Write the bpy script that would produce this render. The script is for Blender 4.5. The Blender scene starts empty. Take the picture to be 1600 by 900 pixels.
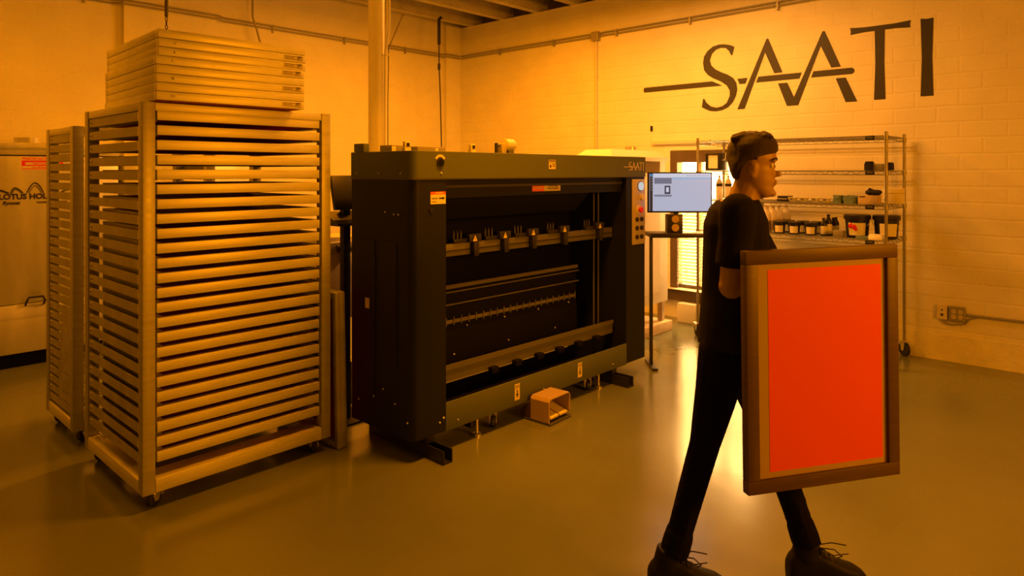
import bpy, bmesh, math, random
from mathutils import Vector, Matrix
from mathutils.geometry import tessellate_polygon
random.seed(7)
S = bpy.context.scene
COL = S.collection
PI = math.pi
# ------------------------------------------------------------------ camera geometry (room coordinates, metres)
F = 1067.0; HY = 268.0; CH = 1.6
YAW = math.radians(42.9); c_, s_ = math.cos(YAW), math.sin(YAW)
def cam2w(r, d): return (d*c_ + r*s_, d*s_ - r*c_)
def onY(px, Y):                      # room X and depth of a column px on plane y=Y
    t = (px-800)/F; d = Y/(s_ - t*c_); return d*(c_+t*s_), d
def onX(px, X):
    t = (px-800)/F; d = X/(c_ + t*s_); return d*(s_-t*c_), d
def zat(py, d): return CH - (py-HY)*d/F
WX, WY, WT = 6.73, 7.33, 3.67        # right wall, left wall, wall top

# ------------------------------------------------------------------ materials
def mat(name, col, rough=.6, metal=0.0, noise=0.0, nscale=20, bump=0.0, bscale=60, stretch=None, rvar=0.0, emit=None, spec=.5, transl=0.0):
    m = bpy.data.materials.new(name); m.use_nodes = True
    nt = m.node_tree; b = nt.nodes['Principled BSDF']
    b.inputs['Base Color'].default_value = (*col, 1); b.inputs['Roughness'].default_value = rough
    b.inputs['Metallic'].default_value = metal; b.inputs['Specular IOR Level'].default_value = spec
    if noise or bump or rvar:
        tc = nt.nodes.new('ShaderNodeTexCoord'); mp = nt.nodes.new('ShaderNodeMapping')
        nt.links.new(tc.outputs['Object'], mp.inputs[0])
        if stretch: mp.inputs['Scale'].default_value = stretch
        n = nt.nodes.new('ShaderNodeTexNoise'); n.inputs['Scale'].default_value = nscale; n.inputs['Detail'].default_value = 5
        nt.links.new(mp.outputs[0], n.inputs[0])
        if noise:
            r = nt.nodes.new('ShaderNodeValToRGB'); nt.links.new(n.outputs['Fac'], r.inputs[0])
            r.color_ramp.elements[0].position = .3; r.color_ramp.elements[1].position = .7
            r.color_ramp.elements[0].color = (*[x*(1-noise) for x in col], 1)
            r.color_ramp.elements[1].color = (*[min(1, x*(1+noise)) for x in col], 1)
            nt.links.new(r.outputs[0], b.inputs['Base Color'])
        if rvar:
            q = nt.nodes.new('ShaderNodeMapRange'); nt.links.new(n.outputs['Fac'], q.inputs[0])
            q.inputs[1].default_value = .3; q.inputs[2].default_value = .7
            q.inputs[3].default_value = max(.02, rough-rvar); q.inputs[4].default_value = rough+rvar
            nt.links.new(q.outputs[0], b.inputs['Roughness'])
        if bump:
            n2 = nt.nodes.new('ShaderNodeTexNoise'); n2.inputs['Scale'].default_value = bscale; n2.inputs['Detail'].default_value = 4
            nt.links.new(mp.outputs[0], n2.inputs[0])
            bp = nt.nodes.new('ShaderNodeBump'); bp.inputs['Strength'].default_value = bump; bp.inputs['Distance'].default_value = .01
            nt.links.new(n2.outputs['Fac'], bp.inputs['Height']); nt.links.new(bp.outputs[0], b.inputs['Normal'])
    if emit:
        b.inputs['Emission Color'].default_value = (*emit[0], 1); b.inputs['Emission Strength'].default_value = emit[1]
    if transl:
        out = nt.nodes['Material Output']; tr = nt.nodes.new('ShaderNodeBsdfTranslucent'); tr.inputs[0].default_value = (*col, 1)
        mx = nt.nodes.new('ShaderNodeMixShader'); mx.inputs[0].default_value = transl
        nt.links.new(b.outputs[0], mx.inputs[1]); nt.links.new(tr.outputs[0], mx.inputs[2]); nt.links.new(mx.outputs[0], out.inputs[0])
    return m

def block_mat(name, col, axis, bw, bh, strength, mortar=.012):
    m = mat(name, col, .75, noise=.05, nscale=3)
    nt = m.node_tree; b = nt.nodes['Principled BSDF']
    tc = nt.nodes.new('ShaderNodeTexCoord'); sp = nt.nodes.new('ShaderNodeSeparateXYZ'); cb = nt.nodes.new('ShaderNodeCombineXYZ')
    nt.links.new(tc.outputs['Object'], sp.inputs[0])
    nt.links.new(sp.outputs[axis], cb.inputs[0]); nt.links.new(sp.outputs[2], cb.inputs[1])
    nz = nt.nodes.new('ShaderNodeTexNoise'); nz.inputs['Scale'].default_value = 2.2; nt.links.new(tc.outputs['Object'], nz.inputs[0])
    vm = nt.nodes.new('ShaderNodeVectorMath'); vm.operation = 'SCALE'; vm.inputs[3].default_value = .02
    nt.links.new(nz.outputs['Color'], vm.inputs[0])
    va = nt.nodes.new('ShaderNodeVectorMath'); va.operation = 'ADD'; nt.links.new(cb.outputs[0], va.inputs[0]); nt.links.new(vm.outputs[0], va.inputs[1])
    br = nt.nodes.new('ShaderNodeTexBrick'); nt.links.new(va.outputs[0], br.inputs[0])
    br.inputs['Scale'].default_value = 1; br.inputs['Brick Width'].default_value = bw; br.inputs['Row Height'].default_value = bh
    br.inputs['Mortar Size'].default_value = mortar; br.inputs['Mortar Smooth'].default_value = .6
    br.inputs['Color1'].default_value = (1, 1, 1, 1); br.inputs['Color2'].default_value = (.9, .9, .9, 1); br.inputs['Mortar'].default_value = (0, 0, 0, 1)
    n2 = nt.nodes.new('ShaderNodeTexNoise'); n2.inputs['Scale'].default_value = 30; n2.inputs['Detail'].default_value = 6; nt.links.new(tc.outputs['Object'], n2.inputs[0])
    ad = nt.nodes.new('ShaderNodeMath'); ad.operation = 'MULTIPLY_ADD'; ad.inputs[1].default_value = .35
    nt.links.new(n2.outputs['Fac'], ad.inputs[0]); nt.links.new(br.outputs['Color'], ad.inputs[2])
    bp = nt.nodes.new('ShaderNodeBump'); bp.inputs['Strength'].default_value = strength; bp.inputs['Distance'].default_value = .006
    nt.links.new(ad.outputs[0], bp.inputs['Height']); nt.links.new(bp.outputs[0], b.inputs['Normal'])
    return m

M = {
 'wallL': block_mat('painted_block_wall', (.78, .76, .66), 0, .40, .195, .22),
 'wallR': block_mat('painted_brick_wall', (.80, .78, .68), 1, .33, .135, .38),
 'base': mat('rough_painted_concrete', (.78, .76, .66), .8, noise=.08, nscale=9, bump=.7, bscale=14),
 'wood_ceiling': mat('painted_joist_wood', (.50, .48, .42), .7, noise=.15, nscale=6, bump=.2),
 'deck': mat('ceiling_deck', (.16, .14, .12), .9, noise=.2, nscale=5),
 'pole': mat('white_painted_steel', (.90, .89, .84), .45, noise=.04, nscale=8),
 'conduit': mat('galvanised_conduit', (.35, .34, .30), .45, .4),
 'alu': mat('brushed_aluminium', (.46, .46, .38), .46, .4, noise=.13, nscale=3, stretch=(1.2, 1.2, 14), rvar=.08),
 'alu2': mat('scuffed_aluminium', (.40, .40, .33), .46, .3, noise=.22, nscale=8, rvar=.1),
 'bar': mat('screen_frame_aluminium', (.72, .72, .60), .46, .35, noise=.12, nscale=4, stretch=(1.5, 1.5, 30), rvar=.07),
 'steel': mat('stainless_steel', (.70, .70, .58), .36, .6, noise=.12, nscale=2, stretch=(3, 3, .5), rvar=.08),
 'chrome': mat('chrome_wire', (.34, .33, .27), .35, .75),
 'castmetal': mat('zinc_caster_metal', (.7, .68, .6), .3, .9),
 'rubber': mat('black_rubber', (.015, .015, .014), .55),
 'red_mesh': mat('dark_red_emulsion_mesh', (.55, .035, .012), .6, transl=.35),
 'mgrey': mat('grey_powder_coat', (.105, .130, .09), .55, noise=.05, nscale=200, bump=.06, bscale=300, spec=.25),
 'mgrey2': mat('dark_grey_powder_coat', (.012, .014, .010), .5, noise=.05, nscale=200, spec=.25),
 'mdark': mat('shaded_black', (.004, .004, .003), .6, spec=.15),  # near-black carries the shade under the machine hood; plinths share it
 'minner': mat('machine_inner_grey', (.06, .06, .05), .45, .2),
 'rail': mat('anodised_rail', (.16, .16, .12), .4, .4),
 'plate': mat('control_plate', (.55, .50, .42), .45, .25),
 'cream': mat('cream_paint', (.72, .66, .55), .5),
 'whitep': mat('white_plastic', (.85, .84, .8), .4),
 'blackp': mat('black_plastic', (.018, .018, .017), .4),
 'label': mat('label_paper', (.72, .66, .50), .6),
 'labelw': mat('white_label_paper', (.85, .82, .74), .6),
 'red': mat('red_vinyl', (.75, .03, .015), .5),
 'orange': mat('orange_vinyl', (.9, .16, .02), .5),
 'ink': mat('dark_print', (.02, .018, .015), .6),
 'inkg': mat('grey_print', (.10, .09, .08), .6),
 'wallink': mat('dark_wall_paint', (.035, .032, .026), .55, noise=.1, nscale=30),
 'salmon': mat('orange_enamel', (.42, .32, .2), .42),
 'frame_wood': mat('brown_frame_wood', (.085, .05, .016), .5, noise=.15, nscale=8, stretch=(1, 1, 10)),
 'mesh_open': mat('yellow_screen_mesh', (.60, .48, .15), .6, transl=.4),
 'emul': mat('red_emulsion', (.93, .11, .005), .55, transl=.2),
 'sill': mat('dark_brown_wood', (.10, .07, .04), .5, noise=.15, nscale=10),
 'tan': mat('tan_board', (.6, .46, .28), .6, noise=.1, nscale=12),
 'card': mat('cardboard', (.58, .46, .30), .8, noise=.06, nscale=15),
 'grey_box': mat('grey_case', (.26, .25, .21), .6),
 'teal': mat('teal_cloth', (.13, .20, .22), .9, noise=.15, nscale=40, bump=.3),
 'blackcloth': mat('black_cloth', (.015, .014, .013), .95, bump=.4, bscale=40),
 'jug': mat('frosted_jug', (.85, .80, .70), .35, transl=.35),
 'blind': mat('white_blind', (.8, .79, .75), .6, transl=.06),
 'cab': mat('cabinet_paint', (.50, .42, .32), .5),
 'skin': mat('skin', (.34, .22, .12), .5, noise=.05, nscale=30),
 'hair': mat('brown_hair', (.035, .022, .012), .6, noise=.4, nscale=60, stretch=(1, 6, 6), bump=.6, bscale=90),
 'shirt': mat('black_cotton', (.012, .011, .010), .9, spec=.1, noise=.2, nscale=12, bump=.25, bscale=18),
 'jeans': mat('black_denim', (.006, .0055, .005), .9, spec=.08, bump=.3, bscale=25),
 'shoe': mat('black_shoe_leather', (.006, .006, .005), .6, spec=.2),
 'lace': mat('shoe_lace', (.02, .018, .015), .8),
 'eye': mat('eye_white', (.7, .68, .62), .2),
 'rope': mat('dark_cable', (.02, .018, .015), .6),
}
# floor: polished concrete
fm = mat('polished_concrete', (.15, .15, .12), .22, spec=.8); nt = fm.node_tree; b = nt.nodes['Principled BSDF']
tc = nt.nodes.new('ShaderNodeTexCoord')
n = nt.nodes.new('ShaderNodeTexNoise'); n.inputs['Scale'].default_value = 1.3; n.inputs['Detail'].default_value = 9; n.inputs['Roughness'].default_value = .62
nt.links.new(tc.outputs['Object'], n.inputs[0])
r = nt.nodes.new('ShaderNodeValToRGB'); r.color_ramp.elements[0].position = .2; r.color_ramp.elements[1].position = .85
r.color_ramp.elements[0].color = (.125, .145, .08, 1); r.color_ramp.elements[1].color = (.165, .185, .105, 1)
nt.links.new(n.outputs['Fac'], r.inputs[0]); nt.links.new(r.outputs[0], b.inputs['Base Color'])
mr = nt.nodes.new('ShaderNodeMapRange'); mr.inputs[1].default_value = .3; mr.inputs[2].default_value = .7; mr.inputs[3].default_value = .15; mr.inputs[4].default_value = .22
nt.links.new(n.outputs['Fac'], mr.inputs[0]); nt.links.new(mr.outputs[0], b.inputs['Roughness'])
n2 = nt.nodes.new('ShaderNodeTexNoise'); n2.inputs['Scale'].default_value = 5; n2.inputs['Detail'].default_value = 3; nt.links.new(tc.outputs['Object'], n2.inputs[0])
bp = nt.nodes.new('ShaderNodeBump'); bp.inputs['Strength'].default_value = .10; bp.inputs['Distance'].default_value = .01
nt.links.new(n2.outputs['Fac'], bp.inputs['Height']); nt.links.new(bp.outputs[0], b.inputs['Normal'])
M['floor'] = fm
# glass
gm = bpy.data.materials.new('window_glass'); gm.use_nodes = True; nt = gm.node_tree; nt.nodes.clear()
o = nt.nodes.new('ShaderNodeOutputMaterial'); tr = nt.nodes.new('ShaderNodeBsdfTransparent'); gl = nt.nodes.new('ShaderNodeBsdfGlossy'); gl.inputs[1].default_value = .03
mx = nt.nodes.new('ShaderNodeMixShader'); mx.inputs[0].default_value = .08
nt.links.new(tr.outputs[0], mx.inputs[1]); nt.links.new(gl.outputs[0], mx.inputs[2]); nt.links.new(mx.outputs[0], o.inputs[0]); M['glass'] = gm
def emat(name, col, st=1.0):
    m = mat(name, (.01, .01, .01), .3, emit=(col, st)); return m

# ------------------------------------------------------------------ mesh builder
class MB:
    def __init__(s, T=None): s.bm = bmesh.new(); s.T = T or Matrix(); s.hard = False
    def v(s, p): return s.bm.verts.new(s.T @ Vector(p))
    def face(s, vs):
        try: return s.bm.faces.new(vs)
        except ValueError: return None
    def box(s, x0, x1, y0, y1, z0, z1, bev=0.0):
        if x0 > x1: x0, x1 = x1, x0
        if y0 > y1: y0, y1 = y1, y0
        if z0 > z1: z0, z1 = z1, z0
        vs = [s.v((x, y, z)) for x in (x0, x1) for y in (y0, y1) for z in (z0, z1)]
        fs = [s.face([vs[i] for i in q]) for q in ((0,1,3,2),(4,6,7,5),(0,4,5,1),(2,3,7,6),(0,2,6,4),(1,5,7,3))]
        if bev:
            s.hard = True
            es = list({e for f in fs for e in f.edges})
            bmesh.ops.bevel(s.bm, geom=es, offset=bev, segments=2, affect='EDGES', profile=.5)
        return s
    def prism(s, pts, a0, a1, axis='z'):
        def P(p, a):
            if axis == 'z': return (p[0], p[1], a)
            if axis == 'y': return (p[0], a, p[1])
            return (a, p[0], p[1])
        A = [s.v(P(p, a0)) for p in pts]; B = [s.v(P(p, a1)) for p in pts]; n = len(pts)
        s.face(A[::-1]); s.face(B)
        for i in range(n): s.face([A[i], A[(i+1) % n], B[(i+1) % n], B[i]])
        return s
    def tube(s, pts, rad, seg=10, cap=True, flat=None):
        pts = [Vector(p) for p in pts]; n = len(pts)
        if not isinstance(rad, (list, tuple)): rad = [rad]*n
        rings = []; up = None
        for i, p in enumerate(pts):
            t = ((pts[min(i+1, n-1)]-pts[max(i-1, 0)])).normalized()
            if up is None:
                a = Vector((0, 0, 1)) if abs(t.z) < .9 else Vector((1, 0, 0))
                up = (a - t*a.dot(t)).normalized()
            else: up = (up - t*up.dot(t)).normalized()
            w = t.cross(up)
            rings.append([s.v(p + (up*math.cos(2*PI*k/seg)+w*math.sin(2*PI*k/seg))*rad[i]) for k in range(seg)])
        for a, b2 in zip(rings, rings[1:]):
            for k in range(seg): s.face([a[k], a[(k+1) % seg], b2[(k+1) % seg], b2[k]])
        if cap: s.face(rings[0][::-1]); s.face(rings[-1])
        return s
    def lathe(s, prof, x=0, y=0, z=0, seg=20):
        rings = [[s.v((x+r*math.cos(2*PI*k/seg), y+r*math.sin(2*PI*k/seg), z+h)) for k in range(seg)] for r, h in prof]
        for a, b2 in zip(rings, rings[1:]):
            for k in range(seg): s.face([a[k], a[(k+1) % seg], b2[(k+1) % seg], b2[k]])
        s.face(rings[0][::-1]); s.face(rings[-1]); return s
    def ball(s, p, rx, ry=None, rz=None, seg=14, rings=10):
        ry = ry or rx; rz = rz or rx; R = []
        for i in range(1, rings):
            a = PI*i/rings
            R.append([s.v((p[0]+rx*math.sin(a)*math.cos(2*PI*k/seg), p[1]+ry*math.sin(a)*math.sin(2*PI*k/seg), p[2]+rz*math.cos(a))) for k in range(seg)])
        t = s.v((p[0], p[1], p[2]+rz)); bt = s.v((p[0], p[1], p[2]-rz))
        for k in range(seg):
            s.face([t, R[0][k], R[0][(k+1) % seg]]); s.face([bt, R[-1][(k+1) % seg], R[-1][k]])
        for a, b2 in zip(R, R[1:]):
            for k in range(seg): s.face([a[k], b2[k], b2[(k+1) % seg], a[(k+1) % seg]])
        return s
    def cyl(s, p, rad, a0, a1, axis='y', seg=20):
        ax = {'x': 0, 'y': 1, 'z': 2}[axis]
        q0 = list(p); q1 = list(p); q0[ax] = a0; q1[ax] = a1
        return s.tube([q0, q1], rad, seg)
    def loft(s, rings):
        R = [[s.v(p) for p in ring] for ring in rings]; n = len(R[0])
        for a, b2 in zip(R, R[1:]):
            for k in range(n): s.face([a[k], a[(k+1) % n], b2[(k+1) % n], b2[k]])
        s.face(R[0][::-1]); s.face(R[-1]); return s
    def build(s, name, m, parent=None, smooth=True, bevel=0):
        bmesh.ops.recalc_face_normals(s.bm, faces=s.bm.faces)
        me = bpy.data.meshes.new(name); s.bm.to_mesh(me); s.bm.free()
        me.materials.append(M[m] if isinstance(m, str) else m)
        ob = bpy.data.objects.new(name, me); COL.objects.link(ob)
        if parent: ob.parent = parent
        if smooth:
            me.polygons.foreach_set('use_smooth', [True]*len(me.polygons))
            try: me.set_sharp_from_angle(angle=math.radians(27 if s.hard else 38))
            except Exception: pass
        if bevel:
            md = ob.modifiers.new('bevel', 'BEVEL'); md.width = bevel; md.segments = 2; md.limit_method = 'ANGLE'; md.harden_normals = smooth
        return ob
def thing(name, label, cat, loc=(0, 0, 0), rz=0, group=None):
    o = bpy.data.objects.new(name, None); COL.objects.link(o); o.empty_display_size = .1
    o.location = loc; o.rotation_euler = (0, 0, rz); o['label'] = label; o['category'] = cat
    if group: o['group'] = group
    return o
def tag(o, label, cat, group=None, loc=None):
    o['label'] = label; o['category'] = cat
    if group: o['group'] = group
    if loc: o.location = loc
    return o
def struct(o): o['kind'] = 'structure'; return o
def dup(root, loc=None, rz=None, label=None, group=None):
    r = root.copy(); COL.objects.link(r)
    if loc is not None: r.location = loc
    if rz is not None: r.rotation_euler = (0, 0, rz)
    if label: r['label'] = label
    if group: r['group'] = group
    for ch in list(root.children):
        cc = ch.copy(); COL.objects.link(cc); cc.parent = r
        for g in ch.children:
            d = g.copy(); COL.objects.link(d); d.parent = cc
    return r
def textmesh(txt, size, mat4, m, name, parent, bold=0.0, depth=.0004, align='CENTER', shear=0.0):
    cu = bpy.data.curves.new(name, 'FONT'); cu.body = txt; cu.size = size; cu.align_x = align; cu.align_y = 'CENTER'
    cu.offset = bold; cu.extrude = depth; cu.shear = shear; cu.resolution_u = 3
    tmp = bpy.data.objects.new('tmp', cu); COL.objects.link(tmp)
    dg = bpy.context.evaluated_depsgraph_get(); me = bpy.data.meshes.new_from_object(tmp.evaluated_get(dg))
    bpy.data.objects.remove(tmp); bpy.data.curves.remove(cu)
    me.transform(mat4); me.materials.clear(); me.materials.append(M[m])
    ob = bpy.data.objects.new(name, me); COL.objects.link(ob); ob.parent = parent
    return ob
def faceY(x, y, z):   # text plane facing -Y
    return Matrix.Translation((x, y, z)) @ Matrix.Rotation(PI/2, 4, 'X')
def faceX(x, y, z):   # text plane facing -X (reads towards -Y)
    return Matrix.Translation((x, y, z)) @ Matrix.Rotation(-PI/2, 4, 'Z') @ Matrix.Rotation(PI/2, 4, 'X')
def remeshed(mb, name, m, parent, vox=.008, sm=4, extra=None):
    ob = mb.build('tmp', m, None, smooth=False)
    md = ob.modifiers.new('r', 'REMESH'); md.mode = 'VOXEL'; md.voxel_size = vox
    ms = ob.modifiers.new('s', 'SMOOTH'); ms.factor = .5; ms.iterations = sm
    dg = bpy.context.evaluated_depsgraph_get(); me = bpy.data.meshes.new_from_object(ob.evaluated_get(dg))
    old = ob.data; bpy.data.objects.remove(ob); bpy.data.meshes.remove(old)
    me.name = name
    if not me.materials: me.materials.append(M[m])
    me.polygons.foreach_set('use_smooth', [True]*len(me.polygons))
    o2 = bpy.data.objects.new(name, me); COL.objects.link(o2); o2.parent = parent
    return o2
def ordinal(n):
    return ['first','second','third','fourth','fifth','sixth','seventh','eighth','ninth','tenth','eleventh','twelfth'][n-1]

# ================================================================== SETTING
X0, Y0 = -3.2, -3.4
struct(MB().box(X0-.1, WX+.2, Y0-.1, WY+.2, -.1, 0).build('floor', 'floor', smooth=False))
# left wall with pilasters
mb = MB().box(X0, WX+.2, WY, WY+.2, 0, 4.2)
xa, _ = onY(190, WY); xb, _ = onY(334, WY)
for a, b in ((xa, xb), (xa-3.4, xb-3.4)): mb.box(a, b, WY-.07, WY, 0, WT)
xc, _ = onY(697, WY-.05); mb.box(xc, WX, WY-.06, WY, 0, WT)
struct(mb.build('wall_left', 'wallL', smooth=False))
# right wall with the window opening
wy1, _ = onX(1052, WX); wy0, _ = onX(1188, WX); wz0, wz1 = .325, 1.80
mb = MB()
mb.box(WX, WX+.2, Y0, wy0, 0, WT); mb.box(WX, WX+.2, wy1, WY, 0, WT)
mb.box(WX, WX+.2, wy0, wy1, 0, wz0); mb.box(WX, WX+.2, wy0, wy1, wz1, WT)
struct(mb.build('wall_right', 'wallR', smooth=False))
struct(MB().box(WX-.012, WX-.0005, Y0, 3.0, 0, .22).build('baseboard_right', 'base', smooth=False))
struct(MB().box(X0-.1, X0, Y0, WY, 0, 4.2).build('wall_back', 'wallR', smooth=False))
struct(MB().box(X0, WX+.2, Y0-.1, Y0, 0, 4.2).build('wall_front', 'wallL', smooth=False))
ceil = struct(MB().box(X0, WX+.9, Y0, WY+.2, 3.95, 4.05).build('ceiling', 'deck', smooth=False))
for k in range(17):
    y = 7.06 - .62*k
    MB().box(X0, WX+.18, y-.05, y+.05, WT+.002, 3.949).build('ceiling_joist', 'wood_ceiling', ceil, smooth=False)
struct(MB().box(WX+.18, WX+.3, Y0, WY+.2, WT, 4.05).build('trim_1', 'deck', smooth=False))   # closes the joist ends
# window: dark frame, mullions, glass, blinds, sill
win = struct(bpy.data.objects.new('window_1', None)); COL.objects.link(win)
mb = MB(); fw = .055
mb.box(WX-.015, WX+.10, wy0-.03, wy0+fw, wz0, wz1+.03); mb.box(WX-.015, WX+.10, wy1-fw, wy1+.03, wz0, wz1+.03)
mb.box(WX-.015, WX+.10, wy0+fw, wy1-fw, wz1-.10, wz1+.03); mb.box(WX+.03, WX+.10, wy0+fw, wy1-fw, wz0, wz0+.04)
mb.build('window_frame', 'sill', win, smooth=False)
mb = MB(); ym = wy1-.30
mb.box(WX+.03, WX+.09, ym-.02, ym+.02, wz0+.04, wz1-.10); mb.box(WX+.03, WX+.09, wy0+.38, wy0+.42, wz0+.04, wz1-.10)
mb.build('mullion', 'tan', win, smooth=False)
MB().box(WX+.055, WX+.061, wy0+fw, wy1-fw, wz0+.04, wz1-.1).build('window_pane', 'glass', win, smooth=False)
mb = MB()
for i in range(24):
    z = wz0+.06+i*.036
    mb.prism([(WX+.004, z), (WX+.022, z+.028), (WX+.0225, z+.0265), (WX+.0055, z-.001)], wy0+fw, wy1-fw, 'y')
for q in range(4):
    y = wy0+.15+q*(wy1-wy0-.3)/3; mb.box(WX+.014, WX+.016, y-.004, y+.004, wz0+.05, wz1-.11)
mb.build('blind_slats', 'blind', win, smooth=False)
struct(MB().box(WX-.05, WX+.03, wy0-.12, wy1+.28, wz0-.13, wz0-.008).build('trim_2', 'sill', smooth=False, bevel=.004))
struct(MB().box(WX-.09, WX+.03, wy0-.14, wy1+.30, wz0-.008, wz0-.001).build('trim_3', 'cream', smooth=False))

# ================================================================== SAATI lettering (logo outlines)
LOGO = {
 'letter_s': [[(641,315),(630,309),(612,304),(595,302.5),(575,306),(558,317),(547,332),(544,350),(547.5,372),(560,387),(575,397),(600,409),(618,422),(627,437),(627,452),(618,471),(605,480),(587,483),(570,479),(555,467),(548,455),(544,455),(540,479),(550,484),(565,491),(585,493.5),(605,491),(622,484),(637,470),(646,452),(649.5,435),(647,417),(637,402),(620,391),(600,382),(582,372),(570,360),(565.7,345),(572,327),(585,316),(600,312.5),(615,315),(625,325),(631,337.5),(635,337.5)]],
 'letter_a': [[(650,491.5),(734,304.5),(739,304.5),(778,400),(755.5,400),(730,341),(671,491.5)]],
 'letter_a_second': [[(766,429),(791,429),(809,469),(882.5,304.5),(888,304.5),(927.5,400),(904.5,400),(878,341),(820,491),(790,491)], [(915.5,429),(939.5,429),(967,491),(939.5,491)]],
 'letter_t': [[(950,306),(985,308.5),(1052,308.5),(1087,306),(1085,314.5),(1086,323),(1055,320.5),(1030,320.5),(1029,400),(1031.6,490),(1006,490),(1009,400),(1007.5,320.5),(985,320.5),(951,323),(952,314.5)]],
 'letter_i': [[(1108,306),(1121,308),(1134.5,307),(1132,400),(1134.5,489),(1108,489),(1110.5,400)]],
 'cross_bar': [[(345,406),(573,406),(604,421),(345,421),(341,418),(341,409)], [(650,406),(679.5,406),(674,421),(656,421)], [(711,405.5),(829,405.5),(823,421),(704.5,421)], [(859.5,405.5),(955,405.5),(960,410),(960,416),(955,421),(854,421)]],
}
def logo(parent, fn, th, m):
    for nm, polys in LOGO.items():
        mb = MB()
        for poly in polys:
            A = [mb.v(fn(x, y, 0)) for x, y in poly]; B = [mb.v(fn(x, y, th)) for x, y in poly]; n = len(poly)
            for tri in tessellate_polygon([[Vector((x, y, 0)) for x, y in poly]]):
                mb.face([A[q] for q in tri]); mb.face([B[q] for q in reversed(tri)])
            for i in range(n): mb.face([A[i], B[i], B[(i+1) % n], A[(i+1) % n]])
        mb.build(nm.replace('_second', ''), m, parent, smooth=False)
yl, _ = onX(1006, WX); yr, _ = onX(1458.5, WX); k = (yl-yr)/793.5
sign = thing('wall_lettering', 'dark SAATI logo lettering painted large on the brick wall above the wire shelf', 'sign', (WX-.004, yl, 2.25))
logo(sign, lambda x, y, t: (t, -(x-341)*k, (489-y)*.00366), .0035, 'wallink')

# ================================================================== conduits and wall fittings
def pipe(mb, pts, r, seg=8): mb.tube(pts, r, seg)
cz = 3.225
t = thing('wall_conduit', 'twin metal conduit running along the left block wall to the corner', 'conduit', (X0, WY-.02, cz))
L = WX-.03-X0
for dz in (0, .035):
    MB().tube([(0, 0, dz), (xa-X0-.1, 0, dz), (xa-X0-.02, -.07, dz), (xb-X0+.02, -.07, dz), (xb-X0+.1, 0, dz), (xc-X0-.05, 0, dz), (xc-X0, -.06, dz), (L, -.06, dz)], .010, 8).build('conduit_pipe', 'conduit', t)
for i in range(6):
    x = 4.2+i*.95
    MB().box(x, x+.02, -.004, .019, -.04, .05).build('conduit_strap', 'conduit', t, smooth=False)
yj, _ = onX(933, WX)
t = thing('wall_conduit', 'twin metal conduit along the top of the right brick wall above the lettering', 'conduit', (WX-.02, yj, cz))
for dz in (0, .035):
    MB().tube([(0, WY-yj-.10, dz), (0, .1, dz), (-.02, .04, dz*.6)], .010, 8).build('conduit_pipe', 'conduit', t)
    MB().tube([(-.02, -.04, dz*.6), (0, -.1, dz), (0, -.7, dz), (0, Y0-yj+.1, dz+.05)], .010, 8).build('conduit_pipe', 'conduit', t)
for i in range(7):
    y = 1.6-i*.95
    MB().box(-.012, .019, y, y+.02, -.035, .05).build('conduit_strap', 'conduit', t, smooth=False)
MB().box(-.04, .0195, -.05, .05, -.055, .055, .006).build('junction_box', 'conduit', t, smooth=False)
t = thing('wall_conduit', 'thin vertical conduit dropping from the square junction box on the right wall', 'conduit', (WX-.02, yj, 0))
MB().tube([(0, 0, .9), (0, 0, cz-.058)], .012, 8).build('conduit_pipe', 'cream', t)
for z in (1.4, 2.2, 2.75): MB().box(-.010, .0195, -.02, .02, z, z+.015).build('conduit_strap', 'cream', t, smooth=False)
x, d = onY(386, WY); 
t = thing('hanging_pipe', 'dark slim pipe dropping from the ceiling past the left wall conduit', 'pipe', (x, WY-.13, 0))
MB().tube([(0, 0, 3.94), (0, 0, 3.30), (.05, 0, 3.16), (.09, 0, 3.02), (.09, 0, 2.2)], .012, 8).build('pipe', 'conduit', t)
# sockets at right
yb, d = onX(1473, WX); zb = zat(487, d)
tag(MB().box(-.03, 0, -.037, .037, -.06, .06, .004).build('switch_box', 'cream', smooth=False), 'small square cream wall box left of the four-socket outlet', 'wall box', loc=(WX-.001, yb, zb))
sw = bpy.data.objects['switch_box']
MB().cyl((-.032, 0, .02), .007, -.0325, -.029, 'x').build('knob', 'ink', sw); MB().cyl((-.032, 0, -.02), .011, -.0325, -.029, 'x').build('hole', 'ink', sw)
yb2, d = onX(1497, WX); zb2 = zat(490, d)
t = thing('power_outlet', 'dark metal outlet box with four round sockets low on the right wall', 'outlet', (WX-.001, yb2, zb2))
MB().box(-.045, 0, -.058, .058, -.06, .06, .008).build('outlet_box', 'conduit', t, smooth=False)
for yy in (-.024, .024):
    for zz in (-.022, .022):
        s = MB().cyl((-.048, yy, zz), .017, -.049, -.0445, 'x').build('socket', 'cream', t)
        MB().box(-.050, -.0485, yy-.007, yy-.004, zz-.004, zz+.006).box(-.050, -.0485, yy+.004, yy+.007, zz-.004, zz+.006).build('slot', 'ink', s, smooth=False)
t = thing('wall_conduit', 'horizontal grey conduit leaving the outlet box towards the right edge', 'conduit', (WX-.02, yb2, zb2))
MB().tube([(0, -.062, 0), (0, -1.6, 0)], .011, 8).build('conduit_pipe', 'conduit', t)
MB().tube([(0, yb-yb2, -.065), (0, yb-yb2-.03, -.09), (0, .03, -.095), (0, -.05, -.08), (0, -.09, -.03), (0, -.14, -.012)], .007, 8).build('flex_pipe', 'conduit', t)
yk, d = onX(1018.5, WX); tag(MB().box(-.012, 0, -.013, .013, -.03, .03, .002).build('wall_sensor', 'mgrey2', smooth=False), 'tiny dark rectangular fitting on the wall below the lettering', 'fitting', loc=(WX-.001, yk, zat(201, d)))
yk, d = onX(1064, WX); yk2, _ = onX(1093, WX); 
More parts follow.
